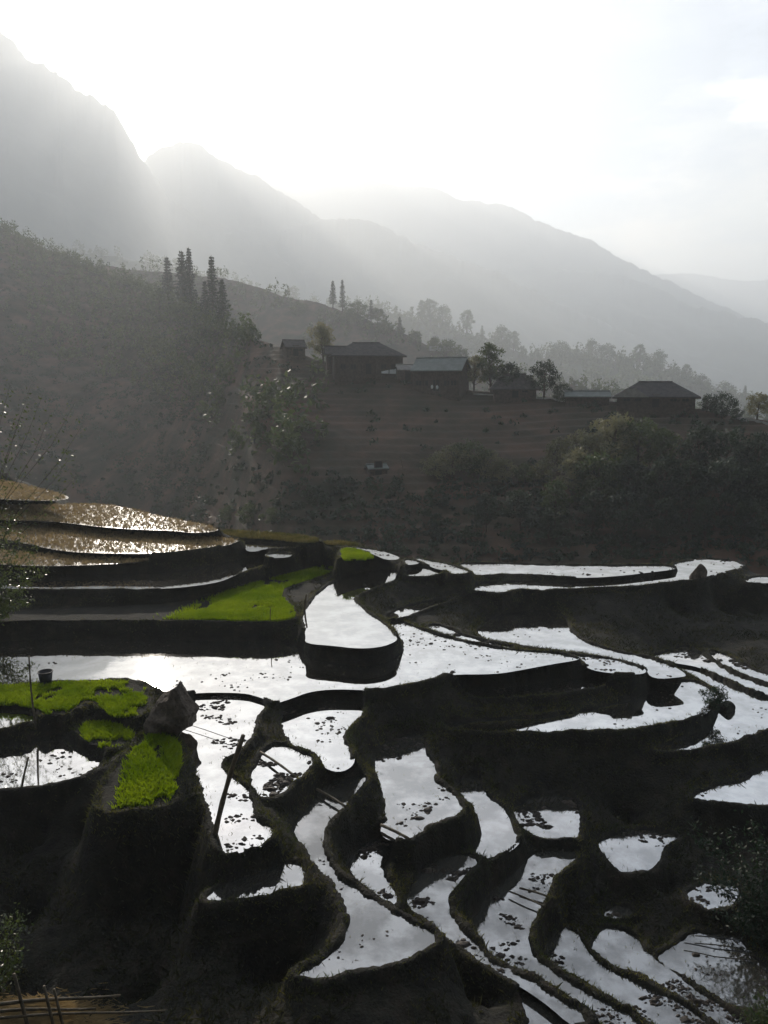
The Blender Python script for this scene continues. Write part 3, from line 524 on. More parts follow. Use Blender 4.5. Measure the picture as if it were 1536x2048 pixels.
ridge('big_mountain', [(-1200, 200, 2485), (-500, 90, 2546), (-60, 30, 2609), (0, 52, 2609), (62, 112, 2621), (100, 132, 2633), (112, 128, 2633), (140, 160, 2646), (152, 172, 2658), (205, 200, 2682), (228, 214, 2707), (240, 234, 2719), (256, 262, 2733), (280, 305, 2745), (330, 385, 2770), (420, 450, 2807), (560, 530, 2857), (700, 620, 2857)],
      M['mountain'], front=.5, gully=1.1, rough=.006, seed=11, n=560, m=90)
ridge('middle_mountain', [(-200, 470, 3428), (100, 420, 3367), (230, 370, 3305), (284, 318, 3305), (318, 292, 3305), (340, 282, 3305), (360, 278, 3305), (400, 285, 3305), (430, 305, 3305), (475, 330, 3305), (520, 350, 3305), (570, 385, 3305), (640, 432, 3305), (700, 470, 3305), (800, 530, 3305), (950, 620, 3305), (1100, 720, 3305)],
      M['mountain'], front=.45, gully=1.0, rough=.0045, seed=13, n=560, m=90)
ridge('spur_mountain', [(300, 520, 3094), (500, 460, 3094), (640, 436, 3094), (690, 430, 3094), (740, 437, 3094), (790, 462, 3094), (850, 490, 3094), (920, 515, 3094), (985, 538, 3094), (1060, 575, 3094), (1200, 640, 3094), (1400, 720, 3094), (1600, 780, 3094)],
      M['mountain'], front=.4, gully=.9, rough=.0045, seed=17, n=500, m=80)
ridge('right_mountain', [(700, 640, 3927), (900, 560, 3927), (1020, 532, 3927), (1100, 536, 3927), (1200, 540, 3927), (1290, 562, 3867), (1350, 590, 3808), (1385, 610, 3748), (1450, 622, 3689), (1500, 634, 3629), (1560, 650, 3570), (1800, 690, 3570), (2200, 720, 3570)],
      M['mountain'], front=.4, gully=.8, rough=.004, seed=19, n=500, m=80)
ridge('far_range', [(100, 480, 4515), (350, 420, 4515), (475, 330, 4515), (505, 330, 4515), (545, 358, 4515), (580, 372, 4515), (620, 370, 4515), (665, 357, 4515), (695, 360, 4515), (730, 354, 4515), (765, 364, 4515), (830, 367, 4515), (880, 370, 4515), (912, 392, 4515), (960, 400, 4515), (1010, 404, 4515), (1050, 425, 4515), (1110, 452, 4515), (1180, 474, 4515), (1220, 500, 4515), (1280, 530, 4515), (1340, 560, 4515), (1420, 600, 4515), (1600, 680, 4515)],
      M['mountain'], front=.3, gully=.8, rough=.003, seed=23, n=560, m=80)
ridge('farthest_range', [(1000, 640, 6858), (1200, 570, 6858), (1300, 545, 6858), (1360, 539, 6858), (1410, 542, 6858), (1450, 552, 6858), (1500, 556, 6858), (1560, 548, 6858), (1800, 560, 6858), (2200, 590, 6858)],
      M['mountain'], front=.25, gully=.8, rough=.002, seed=29)
vf = MB(); vf.add([(-9000, -1500, -47), (9000, -1500, -47), (9000, 9000, -47), (-9000, 9000, -47)], [(0, 1, 2, 3)])
tag(vf.build('valley_ground', M['valley']), kind='structure')
# unseen slope added behind the camera, kept steep to block sky light
bx_ = np.concatenate([np.linspace(-1600, -130, 20), np.linspace(-120, 120, 61), np.linspace(130, 1600, 20)]); by_ = np.concatenate([np.linspace(1.3, -40, 24), np.linspace(-50, -640, 28)])
BX, BY = np.meshgrid(bx_, by_)
BZ = CAMZ - 2.2 + np.maximum(-BY - 3.0, 0) * 1.0 + fbm(BX, BY, 60, 77, 4) * np.clip(-BY - 4, 0, 12) - np.maximum(np.abs(BX) - 60, 0) * .02
tag(link('sky_blocking_slope', mesh_np('sky_blocking_slope', np.stack([BX.ravel(), BY.ravel(), BZ.ravel()], 1), grid_faces(*BX.shape)[:, ::-1]), M['mountain']), kind='structure')

# ------------------------------------------------------------------ haze
HT = max((o.matrix_world @ Vector(c)).z for o in col.objects if o.type == 'MESH' for c in o.bound_box) + 12
hz = MB(); hz.box((-9500, -2000, -50), (9500, 9500, HT))
hm = bpy.data.materials.new('haze'); hm.use_nodes = True; hn = hm.node_tree.nodes; hn.clear()
ho = hn.new('ShaderNodeOutputMaterial'); pv = hn.new('ShaderNodeVolumePrincipled')
pv.inputs['Color'].default_value = (0.90, 0.945, 0.985, 1); pv.inputs['Density'].default_value = HAZE_DENSITY; pv.inputs['Anisotropy'].default_value = 0.42
hm.node_tree.links.new(pv.outputs['Volume'], ho.inputs['Volume'])
tag(hz.build('haze', hm), kind='stuff')

# ------------------------------------------------------------------ low growth
def scatter_in(P, n, margin=.05):
    lo, hi = P.min(0), P.max(0); out = []
    c = 0
    while c < n:
        q = rng.uniform(lo, hi, (max(2000, n), 2)); q = q[sdf(P, q[:, 0], q[:, 1]) < -margin]
        out.append(q); c += len(q)
        if len(out) > 60: break
    return np.concatenate(out)[:n]
def clear_of_water(x, y, gap):
    ok = np.ones(len(x), bool)
    for P in PLAN.values():
        lo, hi = P.min(0) - gap, P.max(0) + gap
        i = np.nonzero((x > lo[0]) & (x < hi[0]) & (y > lo[1]) & (y < hi[1]) & ok)[0]
        if len(i): ok[i] &= sdf(P, x[i], y[i]) > gap
    return ok
def area(P): return abs(.5 * np.sum(P[:, 0] * np.roll(P[:, 1], -1) - np.roll(P[:, 0], -1) * P[:, 1]))
def blades(base, hmin, hmax, wid, lean):
    """one bent two-triangle blade per base point"""
    n = len(base); a = rng.uniform(0, 2 * np.pi, n); h = rng.uniform(hmin, hmax, n); L = rng.uniform(.2, 1, n) * lean * h
    b = rng.uniform(0, 2 * np.pi, n); w = wid * rng.uniform(.6, 1.3, n)
    d = np.stack([np.cos(a) * w, np.sin(a) * w, 0 * a], 1); l = np.stack([np.cos(b) * L, np.sin(b) * L, 0 * a], 1)
    up_ = np.stack([0 * a, 0 * a, h], 1)
    v = np.stack([base - d, base + d, base + d * .7 + up_ * .6 + l * .35, base + up_ + l], 1).reshape(-1, 3)
    i = np.arange(n) * 4
    f = np.concatenate([np.stack([i, i + 1, i + 2], 1), np.stack([i, i + 2, i + 3], 1)])
    return v, f
def lay(name, base, hmin, hmax, wid, lean, mat, label, cat):
    v, f = blades(base, hmin, hmax, wid, lean)
    return tag(link(name, mesh_np(name, v, f, False), mat), label, cat, kind='stuff')
SEED = {'GR1': 'bright green rice seedlings filling the kidney shaped terrace above the long sunlit paddy', 'F': 'small green seedling bed at the end of the upper stone grey terraces',
        'GR2': 'green rice seedlings beside the black bucket and the sun glint', 'GR3': 'small green seedling bed between the boulder and the rounded left paddy',
        'GR4': 'tongue of green rice seedlings with wet sparkling edge below the boulder'}
for k, lab in SEED.items():
    P = PLAN[k]; q = scatter_in(P, int(min(60000, area(P) * 1000)), .02)
    patch = vnoise(q[:, 0], q[:, 1], .9, 91) + .5 * vnoise(q[:, 0], q[:, 1], .25, 92)
    q = q[(patch > -.55) & (sdf(P, q[:, 0], q[:, 1]) < -.04 + .14 * vnoise(q[:, 0], q[:, 1], .5, 95))]
    if k == 'GR1':
        e_ = at_h(352, 1236, H[k] * SC); q = q[q[:, 0] > e_.x + rng.normal(0, .35, len(q)) + (q[:, 1] - e_.y) * .38]
    if k == 'GR4':
        edge = at_h(250, 1570, H[k] * SC)
        q = q[(q[:, 0] - edge.x) * .94 + (q[:, 1] - edge.y) * .22 > rng.uniform(-.25, .25, len(q))]
    lay('rice_seedlings', np.column_stack([q, np.full(len(q), LEV[k] + .01)]), .10, .2, .018, .8, M['rice'], lab, 'rice')
for k in ('O1', 'O2'):
    P = PLAN[k]; q = scatter_in(P, int(area(P) * 300), .02)
    lay('dry_grass', np.column_stack([q, np.full(len(q), LEV[k] + .01)]), .08, .22, .022, 1.0, M['dry_grass'], 'olive dry grass on the %s topmost narrow terrace' % ('long' if k == 'O1' else 'short'), 'grass')
bs = []
for k in sorted(STUB):
    P = PLAN[k]; n = int(min(area(P) * 42, 6500)); q = scatter_in(P, n, .02)
    q = np.repeat(q, 5, 0) + rng.normal(0, .045, (len(q) * 5, 2))
    bs.append(np.column_stack([q, np.full(len(q), LEV[k] - .02)]))
lay('rice_stubble', np.concatenate(bs), .05, .2, .016, 1.2, M['straw'], 'wet straw stubble glittering on the flooded fields at upper left', 'stubble')
# grass along the bunds and down the banks
cell = np.argwhere((BND < .3) & (TX > -24) & (TX < 24) & (TY > 11.5) & (TY < 58))
w = np.clip(vnoise(GX[cell[:, 1]], GY[cell[:, 0]], 1.6, 51) + .55, .05, 1); w /= w.sum()
pick = cell[rng.choice(len(cell), 90000, p=w)]
bx = GX[pick[:, 1]] + rng.uniform(-.06, .06, len(pick)); by = GY[pick[:, 0]] + rng.uniform(-.06, .06, len(pick))
lev_ok = clear_of_water(bx, by, .03)
bx, by = bx[lev_ok], by[lev_ok]
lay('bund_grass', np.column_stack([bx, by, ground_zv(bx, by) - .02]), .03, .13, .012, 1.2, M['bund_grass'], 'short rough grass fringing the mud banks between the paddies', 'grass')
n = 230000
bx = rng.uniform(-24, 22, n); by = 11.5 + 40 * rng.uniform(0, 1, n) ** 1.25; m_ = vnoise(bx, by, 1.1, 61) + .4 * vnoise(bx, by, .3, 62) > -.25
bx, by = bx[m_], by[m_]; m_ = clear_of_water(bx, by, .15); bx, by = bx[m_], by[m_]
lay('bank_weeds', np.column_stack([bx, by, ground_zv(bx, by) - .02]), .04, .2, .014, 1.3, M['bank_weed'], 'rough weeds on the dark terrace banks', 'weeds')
# clods of mud and rotted weed standing out of the water
CLOD = {'A': (260, .06), 'B': (110, .05), 'C': (260, .06), 'Q': (120, .06), 'P': (50, .04), 'R': (90, .06), 'S': (130, .06), 'Y': (170, .055), 'Y2': (170, .05), 'Y3': (190, .05), 'Y4': (30, .04),
        'W1': (110, .07), 'Z1': (50, .07), 'Z2': (40, .06), 'Z3': (30, .06), 'GH': (260, .05), 'H2': (70, .05), 'H4': (70, .05), 'H3': (50, .05), 'H5': (60, .06), 'M3': (160, .08), 'M2': (90, .06), 'M': (40, .05), 'V4': (40, .06),
        'V5': (50, .06), 'LP2': (70, .06), 'K': (40, .05), 'U4': (40, .05), 'V3': (20, .05), 'N': (20, .05)}
lev_ = lambda a_, b_: at_h(a_, b_, H['A'] * SC)
cv, cf = [], []
oc = 0
ang = np.arange(7) * 2 * np.pi / 7
for k, (n, r0) in CLOD.items():
    P = PLAN[k]; q = scatter_in(P, n * 9, .06)
    msk = vnoise(q[:, 0], q[:, 1], 1.0, 71) + .6 * vnoise(q[:, 0] * .5, q[:, 1], .35, 72)
    if k == 'A': msk -= np.abs(q[:, 0] - np.interp(q[:, 1], [lev_(a_, b_).y for a_, b_ in ((475, 1690), (460, 1600), (425, 1500), (440, 1400))], [lev_(a_, b_).x for a_, b_ in ((475, 1690), (460, 1600), (425, 1500), (440, 1400))])) * .9 - .5
    if k == 'GH': msk -= np.where(q[:, 0] < -2, .5, 0)
    q = q[np.argsort(-msk)][:int(n * 2.2)]; q = q[rng.permutation(len(q))[:n]]
    for x, y in q:
        r = r0 * random.uniform(.2, 1.0) ** 1.3 * 1.7 * (1 + 1.0 * (random.random() < .06)); st = random.uniform(.5, 1.0)
        rr = r * rng.uniform(.6, 1.35, 7)
        ring = np.stack([x + np.cos(ang) * rr * 1.25, y + np.sin(ang) * rr * st, np.full(7, LEV[k] - .03)], 1)
        top = np.stack([x + np.cos(ang) * rr * .6, y + np.sin(ang) * rr * st * .5, LEV[k] + r * rng.uniform(.12, .42, 7)], 1)
        cv += [ring, top, np.array([[x, y, LEV[k] + r * .4]])]
        cf += [(oc + i, oc + (i + 1) % 7, oc + 7 + (i + 1) % 7) for i in range(7)] + [(oc + i, oc + 7 + (i + 1) % 7, oc + 7 + i) for i in range(7)] + [(oc + 7 + i, oc + 7 + (i + 1) % 7, oc + 14) for i in range(7)]
        oc += 15
sp = []
for k, dn in {'A': 9, 'B': 7, 'C': 12, 'Q': 7, 'P': 4, 'R': 8, 'S': 5, 'Y': 5, 'Y2': 6, 'Y3': 8, 'Y4': 4, 'GH': 3, 'LP2': 8, 'LP1': 6, 'W1': 10, 'Z1': 8, 'T': 4, 'H4': 6, 'M': 3, 'M2': 5, 'M3': 14, 'K': 3, 'H3': 3}.items():
    q = scatter_in(PLAN[k], int(area(PLAN[k]) * dn * 5), .02); sdv = sdf(PLAN[k], q[:, 0], q[:, 1])
    q = q[(rng.uniform(0, 1, len(q)) < .14 + .8 * np.exp(sdv / .22)) & (vnoise(q[:, 0], q[:, 1], .8, 81) > -.1)]
    q = np.repeat(q, 3, 0) + rng.normal(0, .02, (len(q) * 3, 2)); sp.append(np.column_stack([q, np.full(len(q), LEV[k] - .03)]))
lay('paddy_sprigs', np.concatenate(sp)[::2], .03, .10, .006, 1.0, M['bund_grass'], 'thin old rice stalks poking out of the flooded paddies', 'stalks')
tag(link('mud_clods', mesh_np('mud_clods', np.concatenate(cv), np.array(cf), False), M['mud']), 'dark clods of mud and weed sticking out of the flooded paddies', 'mud clods', kind='stuff')

# ------------------------------------------------------------------ trees
def leaf_quads(cent, size, flat=.5):
    n = len(cent); u = rng.normal(size=(n, 3)); u /= np.linalg.norm(u, axis=1, keepdims=True)
    w = rng.normal(size=(n, 3)); w[:, 2] *= flat; w -= u * (u * w).sum(1, keepdims=True); w /= np.linalg.norm(w, axis=1, keepdims=True)
    s = size * rng.uniform(.6, 1.4, (n, 1))
    v = np.stack([cent - u * s, cent + w * s * .45, cent + u * s, cent - w * s * .45], 1).reshape(-1, 3)
    i = np.arange(n) * 4
    return v, np.stack([i, i + 1, i + 2, i + 3], 1)
def broadleaf_meshes(seed, h, wd, nclump, nleaf, ls, lowest=.3):
    global rng
    keep = rng; rng = np.random.default_rng(seed); rd = random.Random(seed)
    mb = MB()
    bend = Vector((rd.uniform(-.06, .06) * h, rd.uniform(-.06, .06) * h, 0))
    tp = [Vector((0, 0, -.4)), Vector((0, 0, .0)) , bend * .4 + Vector((0, 0, h * .25)), bend + Vector((0, 0, h * .5)), bend * 1.2 + Vector((0, 0, h * .82))]
    mb.tube(tp, [h * .035, h * .03, h * .024, h * .017, h * .005], 7)
    cl = []
    for i in range(nclump):
        t = lowest + (1 - lowest) * (i + .5) / nclump; a = i * 2.4 + rd.uniform(-.5, .5)
        prof = math.sin(math.pi * min(1, max(.08, (t - lowest) / (1 - lowest) * .8 + .16))) ** .8
        rad = wd * .5 * prof * rd.uniform(.35, 1.0)
        c = bend * t + Vector((math.cos(a) * rad, math.sin(a) * rad, h * t)); cl.append((c, wd * rd.uniform(.12, .22)))
        b0 = bend * t * .8 + Vector((0, 0, h * max(.18, t - .22)))
        mb.tube([b0, (b0 + c) * .5 + Vector((0, 0, -.03 * h)), c], [h * .010, h * .007, h * .003], 5)
    pts = []
    for c, r in cl:
        k = int(nleaf / nclump)
        d = rng.normal(size=(k, 3)); d /= np.linalg.norm(d, axis=1, keepdims=True); d *= (rng.uniform(0, 1, (k, 1)) ** .45) * r * np.array([1.15, 1.15, .8])
        pts.append(np.array(c) + d)
    v, f = leaf_quads(np.concatenate(pts), ls)
    me = mesh_np('crown', v, f, False)
    rng = keep
    return mb.mesh('trunk', True), me
def conifer_meshes(seed, h, wd, tiers, ls):
    global rng
    keep = rng; rng = np.random.default_rng(seed); rd = random.Random(seed)
    mb = MB(); mb.tube([(0, 0, -.5), (0, 0, h * .3), (0, 0, h * .7), (0, 0, h)], [h * .022, h * .017, h * .010, h * .002], 6)
    pts = []
    for i in range(tiers):
        t = .16 + .84 * i / tiers; z = h * t; rad = wd * .5 * (1 - t) ** .75 * rd.uniform(.75, 1.15) + .15
        nb = rd.randint(5, 7)
        for b in range(nb):
            a = 2 * math.pi * (b + rd.random() * .7) / nb; L = rad * rd.uniform(.7, 1.1)
            e = Vector((math.cos(a) * L, math.sin(a) * L, z - L * .18)); mb.tube([(0, 0, z), e], [h * .005, h * .0015], 4, False)
            k = int(6 + L * 9); s = rng.uniform(.15, 1.05, k)
            q = np.array([[0, 0, z]]) * (1 - s[:, None]) + np.array([tuple(e)]) * s[:, None]
            q[:, 2] += .12 * L * s ** 2; q += rng.normal(0, .09 + .05 * L, (k, 3)) * np.array([1, 1, .5]); pts.append(q)
    v, f = leaf_quads(np.concatenate(pts), ls, .3); me = mesh_np('crown', v, f, False)
    rng = keep
    return mb.mesh('trunk', True), me
TREES = {}
for i, (h, wd, nc, nl, ls) in enumerate([(8, 7, 16, 2400, .26), (10, 7.5, 20, 2800, .28), (6, 6.5, 13, 2000, .24), (12, 7, 22, 2800, .3)]):
    TREES['b%d' % i] = broadleaf_meshes(100 + i, h, wd, nc, nl, ls)
for i, (h, wd, t, ls) in enumerate([(13, 5.0, 17, .34), (15, 4.4, 20, .34), (10, 4.6, 13, .32)]):
    TREES['c%d' % i] = conifer_meshes(200 + i, h, wd, t, ls)
TREES['s0'] = broadleaf_meshes(300, 3.2, 4.6, 13, 1700, .16, .12); TREES['s1'] = broadleaf_meshes(301, 4.2, 4.4, 14, 1900, .17, .15)
CM = {}
def crown_mesh(kind, mat):
    key = (kind, mat)
    if key not in CM:
        me = TREES[kind][1].copy(); me.materials.append(M[mat]); CM[key] = me
    return CM[key]
for k in TREES:
    TREES[k][0].materials.append(M['bark'])
def plant(name, kind, mat, p, s, label, cat, group=None):
    e = empty(name, p, random.uniform(0, 6.28), s)
    link('trunk', TREES[kind][0], None, e); link('crown', crown_mesh(kind, mat), None, e)
    return tag(e, label, cat, group)
def tree_at(V, px, py_base, py_top, kind, mat, name, label, cat='tree', group=None):
    """a tree standing on a hill sheet with its foot and tip at photo rows"""
    p = on_hill(V, px, py_base); d = math.hypot(p.x, p.y)
    hgt = (at_d(px, py_top, d).z - p.z); hk = {'b0': 8, 'b1': 10, 'b2': 6, 'b3': 12, 'c0': 13, 'c1': 15, 'c2': 10, 's0': 3.2, 's1': 4.2}[kind]
    return plant(name, kind, mat, p, max(.25, hgt / hk), label, cat, group)
for px, yb, yt, k, lab in [(338, 596, 512, 'c2', 'leftmost tall conifer of the row on the sunlit left slope'), (372, 604, 500, 'c0', 'tall conifer sharing the twin topped clump on the left slope'), (388, 612, 494, 'c1', 'tallest conifer of the clump on the left slope'),
                          (430, 640, 510, 'c1', 'thin conifer with bare gaps between its tiers on the left slope'), (455, 640, 556, 'c0', 'broad dark conifer at the end of the left slope row'), (415, 632, 560, 'c2', 'short conifer between the thin and the tall one on the left slope')]:
    tree_at(VH, px, yb, yt, k, 'needle', 'conifer_tree', lab, 'tree', 'conifers on the left slope')
for px, yb, yt, k, lab in [(663, 622, 560, 'c0', 'left one of two pointed conifers behind the big wooden house'), (684, 628, 558, 'c1', 'right one of two pointed conifers behind the big wooden house'), (740, 648, 598, 'c2', 'dark conifer rising over the ridge of the big wooden house'), (800, 672, 632, 'c2', 'small conifer above the gap between the two village houses')]:
    tree_at(VM, px, yb, yt, k, 'needle', 'conifer_tree', lab, 'tree', 'conifers behind the wooden house')
for px, yb, yt, k in [(715, 640, 604, 'b1'), (755, 652, 618, 'b2'), (700, 648, 622, 'b0'), (770, 668, 640, 'b1'), (640, 640, 618, 'b2'), (600, 630, 606, 'b0'), (830, 690, 664, 'b2'), (870, 706, 676, 'b1'), (900, 716, 684, 'b0'), (930, 726, 700, 'b2')]:
    tree_at(VM, px, yb, yt, {'b0': 's0', 'b1': 's1'}.get(k, k), 'leaf_mid', 'orchard_tree', 'hazy %s on the slope directly behind the village houses' % {'b0': 'low bushy tree', 'b1': 'full bushy tree', 'b2': 'round tree on a short trunk'}[k], 'tree', 'orchard trees behind the village')
for px, yb, yt, k, m_, lab in [(650, 722, 652, 'b0', 'leaf_pale', 'bushy brownish tree between the small hut and the big house'), 
                              
                              (948, 782, 715, 'b1', 'leaf_pale', 'loose pale tree right beside the sheet roofed house'), (985, 788, 690, 'b3', 'leaf_mid', 'twiggy tree on the path behind the sheet roofed house'),
                              (1012, 792, 730, 'b2', 'leaf_dark', 'dark domed tree leaning over the hut by the road'), (1090, 796, 726, 'b0', 'leaf_dark', 'dark spreading tree at the end of the hut by the road'), (1125, 799, 770, 's0', 'leaf_dark', 'low dark bush on the road next to the spreading tree'),
                              (1412, 822, 792, 's1', 'leaf_dark', 'narrow dark shrub beyond the hipped roof house'), (1445, 828, 790, 's0', 'leaf_dark', 'clipped dark bush by the road beyond the hipped roof house'), (1475, 836, 818, 's0', 'leaf_dark', 'low bush at the far end of the road'), (1512, 842, 790, 'b2', 'leaf_pale', 'hazy tree at the end of the road')]:
    tree_at(VH, px, yb, yt, k, m_, 'broadleaf_tree' if k[0] == 'b' else 'shrub', lab, 'tree' if k[0] == 'b' else 'bush')
rd = random.Random(5)
# trees in the ravine on the right
spots = [(1165, 945, 868), (1220, 950, 838), (1275, 960, 846), (1330, 965, 862), (1390, 975, 856), (1450, 985, 866), (1510, 990, 870), (1145, 1000, 905), (1200, 1020, 915), (1260, 1030, 920), (1320, 1040, 918), (1380, 1045, 925), (1440, 1050, 925), (1500, 1055, 930), (1545, 1060, 920),
         (1110, 1050, 965), (1180, 1075, 985), (1250, 1085, 990), (1330, 1090, 1000), (1410, 1095, 1000), (1490, 1100, 1005), (1040, 1060, 985), (970, 1060, 990), (1100, 1090, 1020), (1560, 1000, 880)]
for i, (px, yb, yt) in enumerate(spots):
    kd = rd.choice(['b0', 'b1', 'b2', 'b3']); mm = 'leaf_pale' if i in (0, 1, 7) else ('leaf_mid' if i in (2, 3, 8, 15) else 'leaf_dark')  # paler leaf colour on a few trees stands in for sunlit edges
    tree_at(VH, px, yb, yt, kd, mm, 'ravine_tree', '%s %s tree crowding the shaded ravine below the hipped roof house' % ({'leaf_pale': 'pale as if sunlit', 'leaf_mid': 'mid green', 'leaf_dark': 'dark'}[mm], {'b0': 'round crowned', 'b1': 'full crowned', 'b2': 'low spreading', 'b3': 'tall narrow'}[kd]), 'tree', 'trees in the shaded ravine')
spots = [(868, 955, 915), (905, 950, 895), (940, 948, 888), (975, 955, 905), (1010, 962, 922), (1050, 968, 930), (1085, 965, 925), (1115, 930, 880)]
for i, (px, yb, yt) in enumerate(spots):
    tree_at(VH, px, yb, yt, rd.choice(['s0', 's1']), 'leaf_pale' if i % 3 < 2 else 'leaf_mid', 'shrub', '%s shrub in the row below the ploughed field' % ('pale brown' if i % 3 < 2 else 'greener'), 'bush', 'shrubs below the ploughed field')
spots = [(500, 1050, 1012), (545, 1052, 1018), (460, 1045, 1015)]
for px, yb, yt in spots:
    tree_at(VH, px, yb, yt, 's0', 'leaf_mid', 'shrub', 'grey green shrub just behind the olive grass terrace', 'bush', 'shrubs behind the top terrace')
# skyline trees of the wooded hill
for px, yb, yt, k in [(845, 640, 602, 'b3'), (860, 648, 600, 'b3'), (885, 655, 614, 'b1'), (930, 668, 622, 'b3'), (960, 682, 650, 'c0'), (1005, 694, 655, 'b1'), (1030, 704, 664, 'b3'), (1120, 716, 686, 'b0'), (1180, 714, 682, 'b1'), (1215, 720, 690, 'b2'), (1280, 728, 690, 'b3'), (1315, 738, 704, 'b1'), (1370, 766, 730, 'b3'), (1405, 784, 752, 'b1'), (1450, 800, 768, 'b0'), (1485, 808, 770, 'c0'), (585, 602, 575, 'b2'), (560, 600, 582, 'b1')]:
    tree_at(VB, px, yb + 4, yt, {'b1': 's1', 'b0': 's0'}.get(k, k), 'leaf_mid', 'skyline_tree', 'hazy %s standing out on the crest of the wooded hill' % {'b0': 'low bushy tree', 'b1': 'bushy tree', 'b2': 'round tree on a short trunk', 'b3': 'tall tree', 'c0': 'pointed conifer'}[k], 'tree', 'skyline trees on the wooded hill')
# the wood itself, one mass of crowns
rw = np.random.default_rng(8)
def crowns(V, count, smin, smax, n, top, name, mat, label, cat, ls):
    pts = []; m2 = int((V.shape[0] - 1) / 1.5)
    for _ in range(count):
        u = rw.uniform(0, 1)
        j = int(round(m2 * (1 - (u * .05 if rw.uniform() < top else u ** 1.2 * .6)))); i = rw.integers(0, V.shape[1])
        p = V[j, i]; px, py = project(p)
        if not -80 < px < 1620: continue
        if name == 'slope_scrub' and px > rw.uniform(300, 660): continue
        if mnoise.noise(Vector((p[0] * .02, p[1] * .02, 3))) < -.25: continue
        s = rw.uniform(smin, smax); tall = rw.uniform(.8, 1.7)
        d = rw.normal(size=(n, 3)); d /= np.linalg.norm(d, axis=1, keepdims=True)
        pts.append(p + np.array([0, 0, s * tall * .8]) + d * s * np.array([.75, .75, tall]) * rw.uniform(.45, 1, (n, 1)))
    v, f = leaf_quads(np.concatenate(pts), ls)
    tag(link(name, mesh_np(name, v, f, False), M[mat]), label, cat, kind='stuff')
crowns(VB, 3600, 3.4, 8.0, 40, .3, 'far_wood', 'leaf_mid', 'hazy mass of trees covering the wooded hill', 'wood', 2.0)
crowns(VM, 1500, 1.2, 4.0, 40, .2, 'orchard_scrub', 'leaf_mid', 'hazy scrub scattered over the slope behind the village', 'scrub', .9)
crowns(VH[:, :230], 1900, 1.1, 3.6, 46, .22, 'slope_scrub', 'leaf_mid', 'bushes and small trees covering the left slope', 'scrub', .6)
# rough scrub over the village hill and ravine
pts = []
m2 = int((VH.shape[0] - 1) / 1.5)
for _ in range(9000):
    j = int(rw.integers(0, m2)); i = int(rw.integers(0, VH.shape[1])); p = VH[j, i]
    px, py = project(p)
    if not (-60 < px < 1600): continue
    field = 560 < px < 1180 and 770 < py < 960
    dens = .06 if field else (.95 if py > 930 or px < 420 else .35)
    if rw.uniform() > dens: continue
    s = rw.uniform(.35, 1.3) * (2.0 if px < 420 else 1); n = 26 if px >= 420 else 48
    d = rw.normal(size=(n, 3)); d /= np.linalg.norm(d, axis=1, keepdims=True); d[:, 2] = np.abs(d[:, 2])
    pts.append(p + d * s * rw.uniform(.4, 1, (n, 1)))
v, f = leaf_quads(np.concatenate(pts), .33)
tag(link('hill_scrub', mesh_np('hill_scrub', v, f, False), M['leaf_dark']), 'low dark scrub over the slope below the village', 'scrub', kind='stuff')
